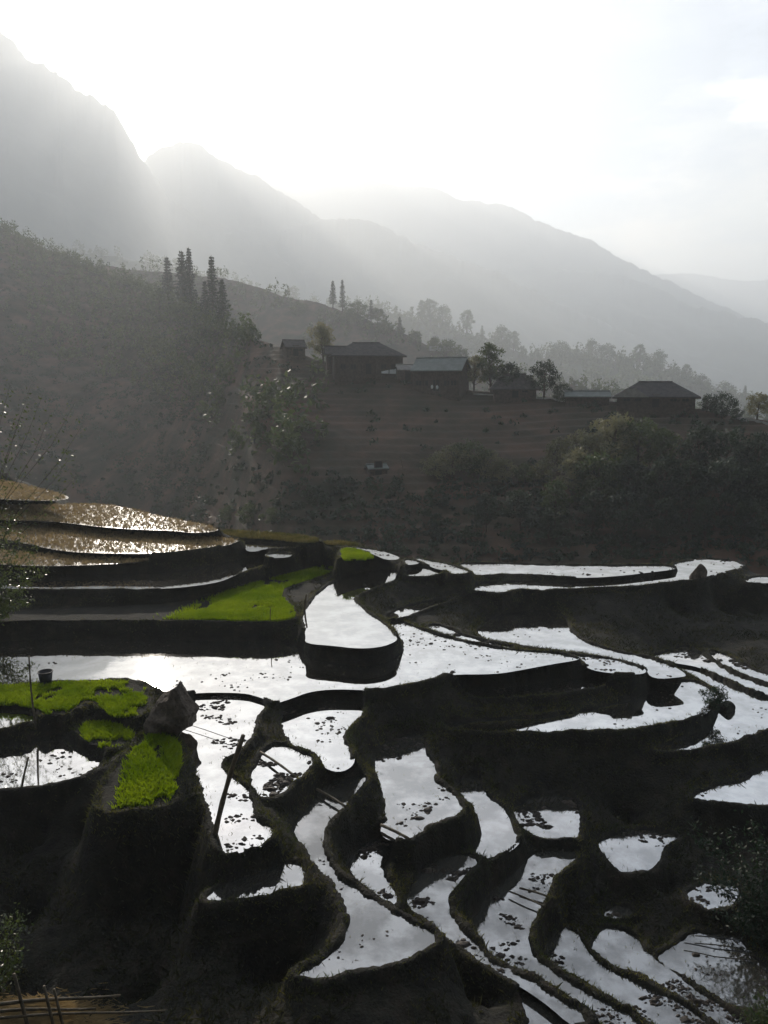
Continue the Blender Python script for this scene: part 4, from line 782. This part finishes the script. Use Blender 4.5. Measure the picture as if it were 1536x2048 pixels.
# ------------------------------------------------------------------ village
def slab_roof(hx, hy, z0, z1, rl, th=.16, gable=False):
    """hip or gable roof shell with thickness: half sizes at the eaves, ridge half length rl"""
    if gable: rl = hx
    def layer(dz): return [(-hx, -hy, z0 + dz), (hx, -hy, z0 + dz), (hx, hy, z0 + dz), (-hx, hy, z0 + dz), (-rl, 0, z1 + dz), (rl, 0, z1 + dz)]
    v = layer(0) + layer(-th)
    f = [(0, 1, 5, 4), (2, 3, 4, 5), (6, 10, 11, 7), (8, 11, 10, 9), (0, 6, 7, 1), (2, 8, 9, 3)]
    if gable: f += [(0, 4, 10, 6), (3, 9, 10, 4), (1, 7, 11, 5), (2, 5, 11, 8)]
    else: f += [(1, 2, 5), (3, 0, 4), (7, 11, 8), (9, 10, 6), (1, 7, 8, 2), (3, 9, 6, 0)]
    return v, f
def house(name, p, w, dp, eh, rh, label, rz=0, gable=False, rl=None, over=.8, wall='wood', roof='roof', wins=2, posts=0, gable_wall=None, door=True):
    face = math.atan2(p.x, p.y)
    e = empty(name, p, -face + rz); tag(e, label, 'house')
    hx, hy = w / 2 - over, dp / 2 - over * .8
    mb = MB(); mb.box((-hx, -hy, -2.2), (hx, hy, eh + .02))
    if gable:
        zt = eh + (rh - eh) * (hy / (dp / 2)) - .2
        for sx in (-1, 1):
            mb.add([(sx * hx, -hy, eh - .02), (sx * hx, hy, eh - .02), (sx * hx, 0, zt), (sx * (hx - .15), -hy, eh - .02), (sx * (hx - .15), hy, eh - .02), (sx * (hx - .15), 0, zt)], [(0, 1, 2), (5, 4, 3), (0, 2, 5, 3), (1, 4, 5, 2), (0, 3, 4, 1)])
    mb.build('wall', M[wall], e)
    v, f = slab_roof(w / 2, dp / 2, eh, rh, rl if rl is not None else w * .24, .16, gable)
    rb = MB(); rb.add(v, f); ro = rb.build('roof', M[roof], e)
    rc = MB(); r_ = w / 2 if gable else (rl if rl is not None else w * .24); rc.tube([(-r_, 0, rh + .02), (r_, 0, rh + .02)], .14, 6); rc.build('ridge_cap', M[roof], ro)
    for s in (-1, 1):
        fb = MB(); fb.box((-w / 2, s * (dp / 2) - .03, eh - .34), (w / 2, s * (dp / 2) + .03, eh - .165)); fb.build('fascia_board', M['wood'], ro)
    if door:
        db = MB(); db.box((-.55, -hy - .06, -.1), (.55, -hy - .004, 1.95)); do = db.build('door', M['dark'], e)
        fr = MB(); fr.box((-.68, -hy - .09, -.1), (-.552, -hy - .004, 2.08)); fr.box((.552, -hy - .09, -.1), (.68, -hy - .004, 2.08)); fr.box((-.552, -hy - .09, 1.955), (.552, -hy - .004, 2.08)); fr.build('door_frame', M['wood'], do)
    for i in range(wins):
        x = (-1 if i % 2 else 1) * hx * (.45 + .3 * (i // 2))
        wb = MB(); wb.box((x - .5, -hy - .05, .9), (x + .5, -hy - .004, 1.8)); wo_ = wb.build('window', M['dark'], e)
        fr = MB(); fr.box((x - .6, -hy - .08, .8), (x + .6, -hy - .004, .895)); fr.box((x - .6, -hy - .08, 1.805), (x + .6, -hy - .004, 1.9)); fr.box((x - .04, -hy - .09, .9), (x + .04, -hy - .052, 1.8)); fr.build('window_frame', M['wood'], wo_)
    for i in range(posts):
        x = -hx + (2 * hx) * i / (posts - 1)
        pb = MB(); pb.tube([(x, -dp / 2 + .2, -1.5), (x, -dp / 2 + .2, eh - .17 + .06)], .09, 7); pb.build('porch_post', M['wood'], e)
    if gable_wall:
        gx0, gx1, gz0, gz1 = gable_wall
        gb = MB(); y = -dp / 2 - .35
        gb.add([(gx0, y, gz0), (gx1, y, gz0), ((gx0 + gx1) / 2 + .6, y, gz1), ((gx0 + gx1) / 2 - .6, y, gz1), (gx0, y + .3, gz0), (gx1, y + .3, gz0), ((gx0 + gx1) / 2 + .6, y + .3, gz1), ((gx0 + gx1) / 2 - .6, y + .3, gz1)],
               [(0, 1, 2, 3), (7, 6, 5, 4), (0, 4, 5, 1), (1, 5, 6, 2), (2, 6, 7, 3), (3, 7, 4, 0)])
        gb.build('pale_gable', M['plaster'], e)
    return e
def ppm(p): return FPX / math.hypot(p.x, p.y)      # photo pixels per metre at a point
p = on_hill(VH, 732, 747); k = ppm(p)
house('wooden_house', p, 146 / k, 9, 34 / k, 60 / k, 'big dark wooden house with hipped roof at the top of the ploughed field', .12, rl=27 / k, wins=4, posts=6)
p = on_hill(VH, 672, 742); k = ppm(p)
house('lean_to_annex', p, 46 / k, 4, 30 / k, 45 / k, 'low annex with small gable roof beside the big wooden house', .1, gable=True, wins=1, over=.4)
p = on_hill(VH, 884, 780); k = ppm(p)
house('sheet_roofed_house', p, 104 / k, 7.5, 38 / k, 63 / k, 'long house with pale grey green sheet metal roof', -.3, gable=True, roof='roof_metal', wins=4, posts=5, over=.5)
p = on_hill(VH, 588, 712); k = ppm(p)
house('field_hut', p, 44 / k, 4.5, 16 / k, 30 / k, 'small gabled hut on the slope left of the brownish bushy tree', .25, gable=True, wins=1, over=.4)
p = on_hill(VH, 1306, 816); k = ppm(p)
house('hipped_house', p, 152 / k, 9, 18 / k, 45 / k, 'long dark hipped roof house with pale gable by the road', .05, rl=30 / k, wins=4, gable_wall=(-72 / k, -12 / k, 17 / k, 33 / k))
p2 = on_hill(VH, 1362, 818); k = ppm(p2)
house('side_building', p2 + Vector((0, 1.5, 0)), 56 / k, 6, 16 / k, 30 / k, 'lower dark roofed wing at the end of the hipped roof house', .05, rl=12 / k, wins=1, over=.5)
p = on_hill(VH, 1030, 792); k = ppm(p)
house('thatched_hut', p, 96 / k, 6, 16 / k, 44 / k, 'low dark thatched hut between the domed and spreading trees', .1, rl=22 / k, wins=1)
p = on_hill(VH, 1175, 803); k = ppm(p)
house('low_shed', p, 86 / k, 4, 9 / k, 19 / k, 'low pale roofed shed just left of the hipped roof house', .1, gable=True, roof='roof_metal', wins=0, over=.3, door=False)
p = on_hill(VM, 884, 712); k = ppm(p)
house('hill_cabin', p, 46 / k, 6, 10 / k, 19 / k, 'hazy cabin with thin roof line on the orchard slope above the sheet roofed house', .1, gable=True, roof='roof_metal', wins=1, over=.4)
p = on_hill(VB, 1274, 738); k = ppm(p)
house('white_cabin', p, 14 / k, 5, 5 / k, 9 / k, 'tiny white cabin alone on the wooded hill', .1, gable=True, roof='white', wall='white', wins=1, over=.3)
p = on_hill(VH, 752, 944); k = ppm(p)
house('field_shed', p, 44 / k, 2.2, 12 / k, 19 / k, 'little white roofed shed standing alone in the ploughed field', .35, gable=True, roof='roof_metal', wins=0, over=.25)
st = MB(); a = on_hill(VH, 806, 940); st.tube([a + Vector((0, 0, -.3)), a + Vector((-.5, 0, 2.2))], [.06, .04], 6)
tag(st.build('wooden_post', M['bamboo']), 'leaning post beside the little white roofed shed', 'post')
# white sheet on a frame in front of the wooden house
p = on_hill(VH, 776, 758); k = ppm(p)
e = empty('tarpaulin_shelter', p, -math.atan2(p.x, p.y)); tag(e, 'white plastic sheet stretched on posts between the two village houses', 'shelter')
sb = MB(); sb.add([(-1.45, -.3, 1.1), (1.45, -.3, 1.0), (1.45, .3, 2.0), (-1.45, .3, 2.1), (-1.45, -.27, 1.05), (1.45, -.27, .95), (1.45, .33, 1.95), (-1.45, .33, 2.05)], [(0, 1, 2, 3), (7, 6, 5, 4), (0, 4, 5, 1), (1, 5, 6, 2), (2, 6, 7, 3), (3, 7, 4, 0)])
sb.build('sheet', M['white'], e)
for x in (-1.4, 1.4):
    for y in (-.25, .3):
        pb = MB(); pb.tube([(x, y, -1), (x, y, 1.06 if y < 0 else 1.98)], .04, 6); pb.build('post', M['bamboo'], e)
p = on_hill(VH, 812, 760); k = ppm(p)
house('porch_shelter', p + Vector((0, 1, 0)), 42 / k, 4, 20 / k, 30 / k, 'little pale porch roof wedged between the wooden and sheet roofed houses', .2, gable=True, roof='plaster', wins=0, over=.3)
for i, px in enumerate((860, 872)):
    p = on_hill(VH, px, 782); f_ = -math.atan2(p.x, p.y)
    bm = bmesh.new(); bmesh.ops.create_icosphere(bm, subdivisions=2, radius=1)
    for v in bm.verts:
        v.co = Vector((v.co.x * .24, v.co.y * .22, v.co.z * .4 + .34)) * (1 + .14 * mnoise.noise(v.co * 2.2 + Vector((i * 5, 0, 0))))
        if v.co.z > .56: v.co.x *= .6; v.co.y *= .6
    me = bpy.data.meshes.new('sack'); bm.to_mesh(me); bm.free()
    o = link('sack', me, M['white']); o.location = p + Vector((0, -2.6, .35)); tag(o, 'white sack standing in front of the sheet roofed house', 'sack', 'white sacks by the house')
# low concrete wall along the village road
for pts, lab in (([(950, 790), (1010, 793), (1080, 797), (1150, 801), (1215, 804)], 'pale low concrete wall along the road from the thatched hut to the hipped house'), ([(1470, 838), (1500, 841), (1536, 845), (1600, 853)], 'pale low concrete wall along the end of the road past the bushes')):
    P3 = [on_hill(VH, *q) for q in pts]; mb = MB()
    for a, b in zip(P3[:-1], P3[1:]):
        d = (b - a); n_ = Vector((-d.y, d.x, 0)).normalized() * .15
        mb.add([a - n_ + Vector((0, 0, -.5)), b - n_ + Vector((0, 0, -.5)), b - n_ + Vector((0, 0, .32)), a - n_ + Vector((0, 0, .32)), a + n_ + Vector((0, 0, -.5)), b + n_ + Vector((0, 0, -.5)), b + n_ + Vector((0, 0, .32)), a + n_ + Vector((0, 0, .32))],
               [(0, 1, 2, 3), (7, 6, 5, 4), (3, 2, 6, 7), (0, 4, 5, 1), (0, 3, 7, 4), (1, 5, 6, 2)])
    tag(mb.build('roadside_wall', M['road']), lab, 'wall')

# ------------------------------------------------------------------ things on the terraces
def stake(name, a, b, r0, r1, label, cat='stake', mat='bamboo', nodes=True, sink=.25, group=None):
    a, b = Vector(a), Vector(b); d = (b - a).normalized(); a2 = a - d * sink; n = 9
    pts, rad = [], []
    side = d.cross(Vector((.3, .9, .1))).normalized(); L = (b - a2).length
    for i in range(n):
        t = i / (n - 1); pts.append(a2.lerp(b, t) + side * (.02 * L * math.sin(t * 3.1))); rad.append(r0 + (r1 - r0) * t)
        if nodes and i % 2 and i < n - 1:
            rad[-1] *= 1.18
    mb = MB(); mb.tube(pts, rad, 8)
    return tag(mb.build(name, M[mat], None, True), label, cat, group)
def pix(px, py, p): return at_d(px, py, math.hypot(p.x, p.y))
def lev(k, px, py): return at_h(px, py, H[k] * SC)
b = lev('GR2', 71, 1444); stake('bamboo_stake', b, pix(58, 1312, b), .035, .022, 'thin dark stake standing in the seedlings beside the black bucket')
b = lev('LP2', 44, 1576); stake('bamboo_stake', b, pix(57, 1514, b), .035, .025, 'short dark stake in the rounded paddy on the left')
b = lev('GR1', 541, 1243); stake('bamboo_stake', b, pix(541, 1217, b), .022, .02, 'short stake at the rim of the kidney shaped seedling bed')
b = lev('E', 610, 1222); stake('red_stake', b, pix(613, 1188, b), .05, .035, 'reddish brown stake on the bank between seedling bed and round paddy')
b = lev('A', 431, 1668); stake('leaning_pole', b, pix(487, 1470, b), .07, .055, 'long dark pole leaning across the narrow clod strewn paddy', 'pole')
for (k, x0, y0, x1, y1, r, lab) in [('P', 640, 1590, 692, 1622, .04, 'black bamboo water pipe crossing the neck of the curved paddy'), ('Q', 772, 1663, 818, 1686, .045, 'dark bamboo water pipe at the near tip of the clod speckled paddy'),
                                    ('C', 527, 1516, 592, 1562, .04, 'dark bamboo pipe lying across the weedy small paddy'), ('Y', 1052, 1788, 1096, 1801, .03, 'upper one of two thin pipes crossing the channel paddy'), ('Y', 1030, 1796, 1090, 1822, .025, 'lower one of two thin pipes crossing the channel paddy')]:
    a = lev(k, x0, y0) + Vector((0, 0, .13)); b = lev(k, x1, y1) + Vector((0, 0, .13)); stake('bamboo_pipe', a, b, r, r * .9, lab, 'pipe', sink=.2)
for k, pl, lab in [('Y4', [(1368, 1893), (1405, 1900), (1432, 1906), (1465, 1909), (1500, 1912)], 'thin black hose drooping over the square paddy at lower right'), ('Y4', [(1390, 1879), (1430, 1882), (1485, 1889)], 'short black hose at the far edge of the square paddy at lower right'), ('A', [(366, 1452), (410, 1466), (455, 1482), (492, 1488)], 'thin cord stretched to the top of the leaning pole')]:
    mb = MB(); P3 = [lev(k, *q) + Vector((0, 0, .12)) for q in pl]
    fine = []
    for i in range(len(P3) - 1):
        for t in (0, .33, .66): fine.append(P3[i].lerp(P3[i + 1], t))
    fine.append(P3[-1]); mb.tube(fine, .018 if k == 'Y4' else .012, 6); tag(mb.build('irrigation_hose', M['plastic'], None, True), lab, 'hose')
# bucket
b = lev('GR2', 90, 1370); k = ppm(b); R1, R0, hh = 13.5 / k, 10.5 / k, 25 / k / math.cos(R(18))
e = empty('bucket', b + Vector((0, .1, 0))); tag(e, 'black plastic bucket standing between the seedlings and the sunlit paddy', 'bucket')
mb = MB(); n = 24
rings = [(R0 * .96, 0), (R0, .01), (R1 * .97, hh * .93), (R1 * .93, hh * .93), (R0 * .93, .03)]
vv = [(r * math.cos(2 * math.pi * i / n), r * math.sin(2 * math.pi * i / n), z) for r, z in rings for i in range(n)]
ff = [(j * n + i, j * n + (i + 1) % n, (j + 1) * n + (i + 1) % n, (j + 1) * n + i) for j in range(4) for i in range(n)] + [tuple(range(n))[::-1], tuple(4 * n + i for i in range(n))]
mb.add(vv, ff); mb.build('body', M['plastic'], e, True)
mb = MB(); mb.tube([(R1 * math.cos(2 * math.pi * i / 28), R1 * math.sin(2 * math.pi * i / 28), hh * .95) for i in range(29)], .018, 6, False); mb.build('rim', M['plastic'], e, True)
mb = MB(); mb.tube([(R1 * math.cos(t), -R1 * .75 * math.sin(t), hh * .95 - .16 * R1 * math.sin(t)) for t in np.linspace(0, math.pi, 13)], .010, 5); mb.build('handle', M['plastic'], e, True)
# rocks
def rock(name, p, sx, sy, sz, seed, label, cat='rock', mat='rock', cuts=9, sub=4):
    rd_ = random.Random(seed); bm = bmesh.new(); bmesh.ops.create_icosphere(bm, subdivisions=sub, radius=1)
    planes = [(Vector((rd_.gauss(0, 1), rd_.gauss(0, 1), rd_.gauss(.2, .8))).normalized(), rd_.uniform(.62, .88)) for _ in range(cuts)]
    for v in bm.verts:
        c = v.co.normalized(); r = 1.0
        for nrm, d in planes:
            q = c.dot(nrm)
            if q > .05: r = min(r, d / q)
        r *= 1 + .05 * mnoise.fractal(c * 2.3 + Vector((seed, 0, 0)), .8, 2, 5)
        v.co = Vector((c.x * r * sx, c.y * r * sy, c.z * r * sz))
    me = bpy.data.meshes.new(name); bm.to_mesh(me); bm.free(); o = link(name, me, M[mat]); o.location = p
    me.polygons.foreach_set('use_smooth', [True] * len(me.polygons))
    return tag(o, label, cat)
b = lev('GR4', 342, 1462); k = ppm(b)
bm = bmesh.new()
# the boulder: an angular block with a peaked top and a slanting right shoulder
prof = [(-47, 2), (-44, 26), (-30, 58), (0, 80), (16, 98), (24, 80), (46, 46), (40, 18), (14, 2)]
fr_ = [bm.verts.new((x / k, -.28 - .10 * math.cos(i * 1.9), z / k * 1.04)) for i, (x, z) in enumerate(prof)]
mid_ = [bm.verts.new((x / k * 1.12, .22, z / k * 1.10 + .02)) for x, z in prof]
bk = [bm.verts.new((x / k * .8 + .05, .85, z / k * .82)) for x, z in prof]
c0 = bm.verts.new((0, -.5, 38 / k)); c1 = bm.verts.new((.05, 1.0, 30 / k)); n = len(prof)
for i in range(n):
    j = (i + 1) % n
    bm.faces.new((fr_[i], fr_[j], mid_[j], mid_[i])); bm.faces.new((mid_[i], mid_[j], bk[j], bk[i])); bm.faces.new((c0, fr_[j], fr_[i])); bm.faces.new((c1, bk[i], bk[j]))
bmesh.ops.recalc_face_normals(bm, faces=bm.faces)
bmesh.ops.subdivide_edges(bm, edges=bm.edges, cuts=5, use_grid_fill=True); bmesh.ops.triangulate(bm, faces=bm.faces)
for v in bm.verts: v.co += Vector((mnoise.noise(v.co * 2.6), mnoise.noise(v.co * 2.6 + Vector((7, 0, 0))), mnoise.noise(v.co * 2.6 + Vector((0, 9, 0))))) * .13 + Vector((mnoise.noise(v.co * 8), 0, mnoise.noise(v.co * 8 + Vector((3, 3, 0))))) * .05
me = bpy.data.meshes.new('boulder'); bm.to_mesh(me); bm.free()
o = link('boulder', me, M['rock']); o.location = b + Vector((0, 0, -.12)); tag(o, 'big peaked boulder between the seedling beds and the clod strewn paddy', 'rock')
b = lev('V5', 1399, 1157); k = ppm(b); rock('mossy_rock', b + Vector((0, .2, .1)), 17 / k, .5, 24 / k, 4, 'dark rock standing in the far right paddy')
b = lev('K', 1428, 1412); k = ppm(b)
plant('bank_bush', 's0', 'leaf_dark', b + Vector((0, 0, -.1)), .26, 'small dark bush on the rim at the end of the crescent paddy', 'bush')
b = lev('M', 1457, 1424); k = ppm(b); rock('round_rock', b + Vector((0, .2, .08)), 17 / k, .33, 15 / k, 9, 'small round dark rock lying in the paddy below the bank bush', mat='soil', cuts=3)

# ------------------------------------------------------------------ near shrubs
def shrub(name, base, stems, nleaf, ls, mat, label, seed, droop=.25):
    """stems are lists of points; leaves hang along their outer parts"""
    rs = np.random.default_rng(seed); e = empty(name, base); tag(e, label, 'shrub')
    pts = []
    for s in stems:
        s = [Vector(q) - base for q in s]; mb = MB()
        L = len(s); mb.tube(s, [max(.004, .022 * (1 - i / L)) for i in range(L)], 5); mb.build('stem', M['bark'], e, True)
        n = nleaf // len(stems)
        for _ in range(n):
            t = rs.uniform(.18, 1) * (L - 1); i = min(int(t), L - 2); q = s[i].lerp(s[i + 1], t - i)
            pts.append((q.x + rs.normal(0, .16), q.y + rs.normal(0, .16), q.z + rs.normal(0, .13)))
    global rng
    v, f = leaf_quads(np.array(pts), ls); link('foliage', mesh_np('foliage', v, f, False), M[mat], e)
    return e
def stems_to(base, targets, seed):
    rs = random.Random(seed); out = []
    for (px, py, dd) in targets:
        t = at_d(px, py, math.hypot(base.x, base.y) + dd); m1 = base.lerp(t, .45) + Vector((rs.uniform(-.15, .15), rs.uniform(-.2, .2), .25 * (t - base).length * .4)); m2_ = base.lerp(t, .8) + Vector((rs.uniform(-.1, .1), 0, .12))
        out.append([base + Vector((rs.uniform(-.1, .1), rs.uniform(-.1, .1), -.3)), base.lerp(m1, .5), m1, m2_, t])
    return out
b = on_ground(-30, 1262); b.z -= .05
shrub('leafy_shrub', b, stems_to(b, [(20, 1020, 0), (45, 1060, .3), (70, 1090, -.3), (60, 1130, .2), (30, 1100, -.4), (10, 1150, .2), (75, 1150, 0), (40, 1180, -.5), (60, 1200, .2), (95, 1135, .2), (5, 1060, .4), (30, 1215, -.6)], 1), 2600, .07, 'leaf_gloss', 'leafy shrub with sparkling leaves beside the stubble fields', 31)
b2 = on_ground(-80, 1255); b2.z -= .05
shrub('tall_shrub', b2, stems_to(b2, [(20, 770, 1), (60, 775, .6), (85, 790, .2), (-20, 780, .4), (150, 805, .5), (165, 850, 0), (150, 900, .4), (100, 830, .3), (155, 950, .2), (40, 830, .8), (-10, 860, .4), (20, 900, .2)], 2), 1500, .075, 'leaf_gloss', 'tall thin shrub with glinting tips rising over the left slope', 32)
b = on_ground(1545, 1900); b.z -= .05
shrub('leafy_shrub', b, stems_to(b, [(1385, 1650, .6), (1420, 1690, .2), (1395, 1740, .4), (1450, 1660, 0), (1500, 1640, .4), (1530, 1680, -.3), (1480, 1730, .1), (1430, 1760, .3), (1520, 1760, 0), (1490, 1800, -.3), (1540, 1830, .1), (1470, 1840, .2), (1440, 1830, .4)], 3), 3200, .06, 'leaf_dark', 'dark leafy shrub overhanging the small paddies at lower right', 33)
b = on_ground(1560, 2080); b.z -= .05
shrub('leafy_shrub', b, stems_to(b, [(1500, 2030, .2), (1520, 2000, .1), (1536, 2020, 0), (1490, 2045, .1), (1540, 1985, .2), (1510, 2050, -.1)], 4), 900, .05, 'leaf_mid', 'low leafy shrub at the corner of the square paddy at lower right', 34)
b = on_ground(-20, 1990); b.z -= .05
shrub('leafy_shrub', b, stems_to(b, [(10, 1835, .1), (35, 1830, 0), (45, 1850, .2), (15, 1880, -.2), (20, 1910, .1), (5, 1940, 0), (40, 1890, .1)], 5), 900, .05, 'leaf_gloss', 'small leafy shrub above the bamboo rail at lower left', 35)
# bamboo rail and straw heap at lower left
def rail_pt(px, py, dd=0): return at_d(px, py, 12.0 + dd)
e = empty('bamboo_rail', on_ground(60, 2044)); tag(e, 'rough bamboo rail fence with leaning posts above the straw heap', 'fence'); base = e.location.copy()
for (a0, a1, r) in [((-40, 2014), (240, 1988), .03), ((-40, 2027), (190, 2014), .026), ((-40, 2040), (330, 2018), .022)]:
    mb = MB(); A_, B_ = rail_pt(*a0), rail_pt(*a1, .4); mb.tube([A_.lerp(B_, t) - base + Vector((0, 0, .03 * math.sin(t * 5))) for t in np.linspace(0, 1, 9)], [r * (1.1 - .4 * t + (.12 * r if i % 2 else 0)) for i, t in enumerate(np.linspace(0, 1, 9))], 7); mb.build('rail', M['bamboo'], e, True)
for (a0, a1, r) in [((52, 2040), (28, 1948), .03), ((103, 2036), (88, 1972), .026), ((122, 2036), (108, 1978), .024)]:
    mb = MB(); A_, B_ = rail_pt(*a0, .05), rail_pt(*a1, .05); g = ground_z(A_.x, A_.y); d = A_ - B_
    foot = A_ + d.normalized() * max(.2, (A_.z - g + .2)); mb.tube([B_ - base, A_ - base, foot - base], [r * .8, r, r], 7); mb.build('post', M['bamboo'], e, True)
n = 5200
c0 = on_ground(60, 2046)
q = np.column_stack([c0.x + rng.normal(0, .75, n), c0.y + rng.normal(-.1, .4, n)]); zz = ground_zv(q[:, 0], q[:, 1])
hump = .55 * np.exp(-((q[:, 0] - c0.x) / .9) ** 2 - ((q[:, 1] - c0.y) / .5) ** 2)
a = rng.uniform(-.5, .5, n); Ls = rng.uniform(.12, .35, n)
cen = np.column_stack([q, zz + hump * rng.uniform(.2, 1, n)]); dx = np.stack([np.cos(a) * Ls, np.sin(a) * Ls, rng.normal(0, .05, n)], 1); wz = np.tile([0, .003, .008], (n, 1))
v = np.stack([cen - dx - wz, cen + dx - wz, cen + dx + wz, cen - dx + wz], 1).reshape(-1, 3); i = np.arange(n) * 4
tag(link('straw_heap', mesh_np('straw_heap', v, np.stack([i, i + 1, i + 2, i + 3], 1), False), M['straw']), 'heap of cut straw under the bamboo rail', 'straw', kind='stuff')
